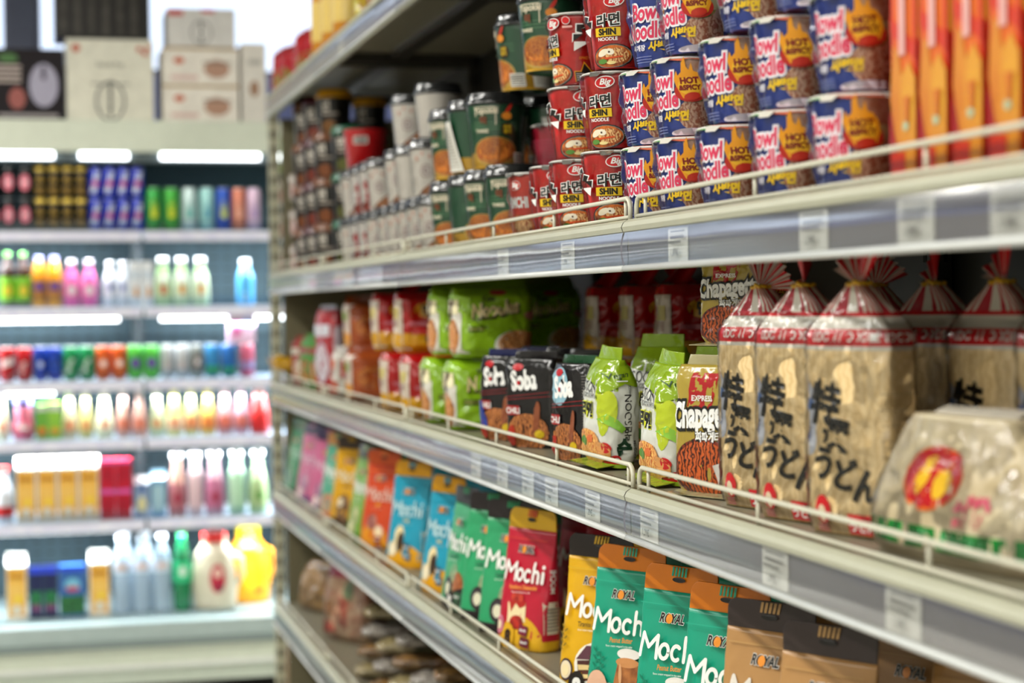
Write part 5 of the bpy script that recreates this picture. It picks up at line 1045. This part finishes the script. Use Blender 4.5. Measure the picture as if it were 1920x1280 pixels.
# ---------------------------------------------------------------- bags on the fourth shelf
def bag(key, w, d, h, base, kind, h2, sc, layers=(), film=True, cap=None):
    t = thing('food_bag', 'x', 'food bag')
    sk = Skin(h, lambda v: w/2*min(1, .90+v)*(1-.25*max(0, v-.7)/.3), lambda v: max(.002, d/2*min(1, .7+v*3)*(1-max(0, v-.3)**1.3*1.1)), 2.8, .006, 24., len(key)*1.3)
    mb = MB(); sk.mesh(mb, M(base, kind, h2, sc), 60, 40, (lambda u, v: M(cap, 'film') if cap and v > .82 else None or M(base, kind, h2, sc)))
    if layers: art(mb, list(layers), sk.front, .009)
    mb.build('body', t)
    if film:
        a0, b0 = sk.A, sk.B; sk.A = lambda v: a0(v)+.002; sk.B = lambda v: b0(v)+.002; sk.seed = 4.
        mb = MB(); mb.grid(lambda u, v: sk.ring(2*PI*u, .01+v*.98), 70, 40, WRAP, None, True); mb.build('clear_film', t)
    fin(t, 'top_seal', w*.68, h-.003, .018, M(cap or base, 'film'), .02, .004, nr=4); return t
bb = bag('brownbag', .20, .09, .14, 'b08a54', 'picture', '7c5c34', 30., EL(-.03, .06, .012, .009, M('2c2420', 'print')) + EL(.02, .07, .010, .008, M('2c2420', 'print')) + EL(.05, .05, .01, .008, M('2c2420', 'print')))
pb = bag('pinkbag', .19, .085, .22, 'c8a888', 'picture', 'a06c54', 35., EL(-.045, .09, .022, .028, M('b8701c', 'picture', '4c3c20', 60.)) + PG([(-.08, .02), (-.01, .03), (-.02, .055), (-.075, .06)], M('b0201c', 'film')) + sum([RC(.0+.014*i, .010+.014*i, .05, .13, M('a83c30', 'print')) for i in range(3)], []) + EL(.04, .15, .02, .03, M('6c7c5c', 'print')), cap='a8485c')
gb_ = bag('greybag', .18, .08, .12, '8c7c74', 'picture', '5c4c48', 40., RC(-.04, .04, .03, .05, M('b0a8a8', 'print')))
rb_ = bag('redbag', .16, .05, .24, '7c1c1c', 'film', None, 60., EL(0, .12, .05, .06, M('9c8468', 'picture', '5c3c28', 40.)), cap='7c1418')
for px, X, rz, pr, w, d, lab, kw in ((543, .80, -66, bb, .20, .09, 'brown bag with dark dots near the far post on the low shelf', {}),
                                  (588, .795, -62, pb, .19, .085, 'large clear bag with pink top and red print on the low shelf', {}), (640, .90, -62, rb_, .16, .05, 'dark red bag standing behind the clear pink-topped bag', {})):
    place(pr, px, X, rz, w, d, Z4, lab, None, **kw)

def longpack(key, base, h2, bandc, lc):
    t = thing('dried_noodle_pack', 'x', 'noodle pack')
    sk = Skin(.29, lambda v: .042*min(1, .75+v*4, .75+(1-v)*4), lambda v: .019*min(1, .4+v*6, .4+(1-v)*6), 2.6, .003, 26., len(key)*.7)
    mb = MB(); sk.mesh(mb, M(base, 'noodle', h2, 40.), 44, 50, lambda u, v: M(bandc, 'film') if .34 < v < .62 else None or M(base, 'noodle', h2, 40.))
    art(mb, EL(0, .14, .020, .026, M(lc, 'print')) + T('면', 0, .132, .018, BLK, .04), sk.front, .009); mb.build('body', t)
    a0, b0 = sk.A, sk.B; sk.A = lambda v: a0(v)+.0015; sk.B = lambda v: b0(v)+.0015; sk.seed = 2.
    mb = MB(); mb.grid(lambda u, v: sk.ring(2*PI*u, .01+v*.98), 50, 50, WRAP, None, True); mb.build('clear_film', t)
    fin(t, 'end_seal', .07, .288, .012, M('a09888', 'film'), 0, .003, nr=4); return t
lp = [longpack('lpa', 'b8a878', '7c6c48', '7c8060', 'd0c0a0'), longpack('lpbb', '94703c', '5c4024', '8a5c30', 'd8a868'), longpack('lpccc', 'b4aca0', '746c64', '8c8078', 'd8d4cc')]
# stacked lying across the shelf, ends towards the aisle
k = 0
for yy, n in ((4.80, 4), (4.58, 3), (4.36, 4), (4.14, 3), (3.92, 4), (3.70, 3), (3.48, 3), (3.26, 2)):
    for j in range(n):
        o = dup(lp[(k+j) % 3], (.80+.012*j, yy+.02*j, Z4+.0225+.0465*j), 0, 'dried noodle pack lying across the low shelf, %s pile from the far end, %s' % (ORD[[4.80, 4.58, 4.36, 4.14, 3.92, 3.70, 3.48, 3.26].index(yy)], ['bottom one', 'second up', 'third up', 'topmost'][j]), 'dried noodle packs')
        o.rotation_euler = (R(90), 0, R(78+random.uniform(-6, 6)))
    k += 1
t5 = TOPZ[5]+.0012
for i, px in enumerate((512, 548, 590)): place(pb if i != 1 else gb_, px, .80, -64, .19, .085, t5, 'bag on the base shelf near the far post, %s' % nth(i, 3), 'bags on the base shelf')

# ---------------------------------------------------------------- price tags in the channels
TG = M('e4e2d8', 'paper'); INK = M('6c6a66', 'print')
def ptag(wd, price):
    t = thing('price_tag', 'x', 'price tag'); mb = MB().box(-.0004, .0004, -wd/2, wd/2, 0, .0405, TG)
    L = RC(-wd*.36, wd*.36, .0355, .0372, INK) + sum([RC(-wd*.38+wd*.1*i, -wd*.38+wd*.1*i+wd*.07, .0275, .0308, INK) for i in range(8)], []) + sum([RC(-wd*.36+wd*.1*i, -wd*.36+wd*.1*i+wd*.07, .0215, .0246, INK) for i in range(7)], []) + T(price, 0, .007, .0085, M('44423f', 'print'), .02)
    art(mb, L, lambda u, v, k: (-.0004-k*EPS, -u, v), .5); mb.build('card', t); return t
tg = ptag(.070, '1,39€'); tg2 = ptag(.070, '1,89€')
def shelf_z(si): return BOTZ[si]+.0076
TAGS = [(1, 937, 'below the green cups'), (1, 1057, 'below the middle red cups'), (1, 1262, 'below the left blue cups'), (1, 1514, 'below the right blue cups'), (1, 1704, 'below the first orange box'), (1, 1884, 'below the last orange boxes, at the right edge'),
        (2, 882, 'below the green multipacks'), (2, 931, 'below the gap between green multipacks and black packs'), (2, 978, 'below the black pack with blue edge'), (2, 1022, 'below the black pack with the chili panel'), (2, 1098, 'below the first green and white pack'), (2, 1203, 'beside the joint of the two bays'), (2, 1437, 'below the tied udon bags'), (2, 1675, 'below the bag with the red oval'),
        (0, 640, 'on the edge of the top board')]
for i, (si, px, lab) in enumerate(TAGS):
    dup(tg if i % 2 else tg2, (XF+.0077, along(px, XF), shelf_z(si)), 0, 'white price tag in %s rail, %s' % (['top', 'upper', 'middle'][si], lab), None)
for i, (px, c) in enumerate(((575, 'd890b8'), (640, 'd8b070'), (690, 'c8c8d8'))):
    t = thing('price_card', ['pink promotion card in the upper price rail near the far end', 'pale promotion card with yellow dots in the upper price rail', 'pale lilac promotion card in the upper price rail below white cups'][i], 'price card', (XF+.0077, along(px, XF), shelf_z(1)))
    mb = MB().box(-.0004, .0004, -.15, .15, 0, .039, M(['d8d8dc', 'd4dce0', 'd0d4dc'][i], 'paper'))
    L = RC(.02, .14, .004, .024, M('dc90bc', 'print')) if i == 0 else sum([EL(-.12+.05*q, .022+.006*(q % 2), .014, .009, M('e0a840', 'print')) for q in range(6)], []) + RC(-.14, -.02, .004, .018, M('dca0c8', 'print')) if i == 1 else RC(-.1, .1, .02, .03, M('a8b0c8', 'print'))
    art(mb, L, lambda u, v, k: (-.0004-k*EPS, -u, v), .5); mb.build('card', t)
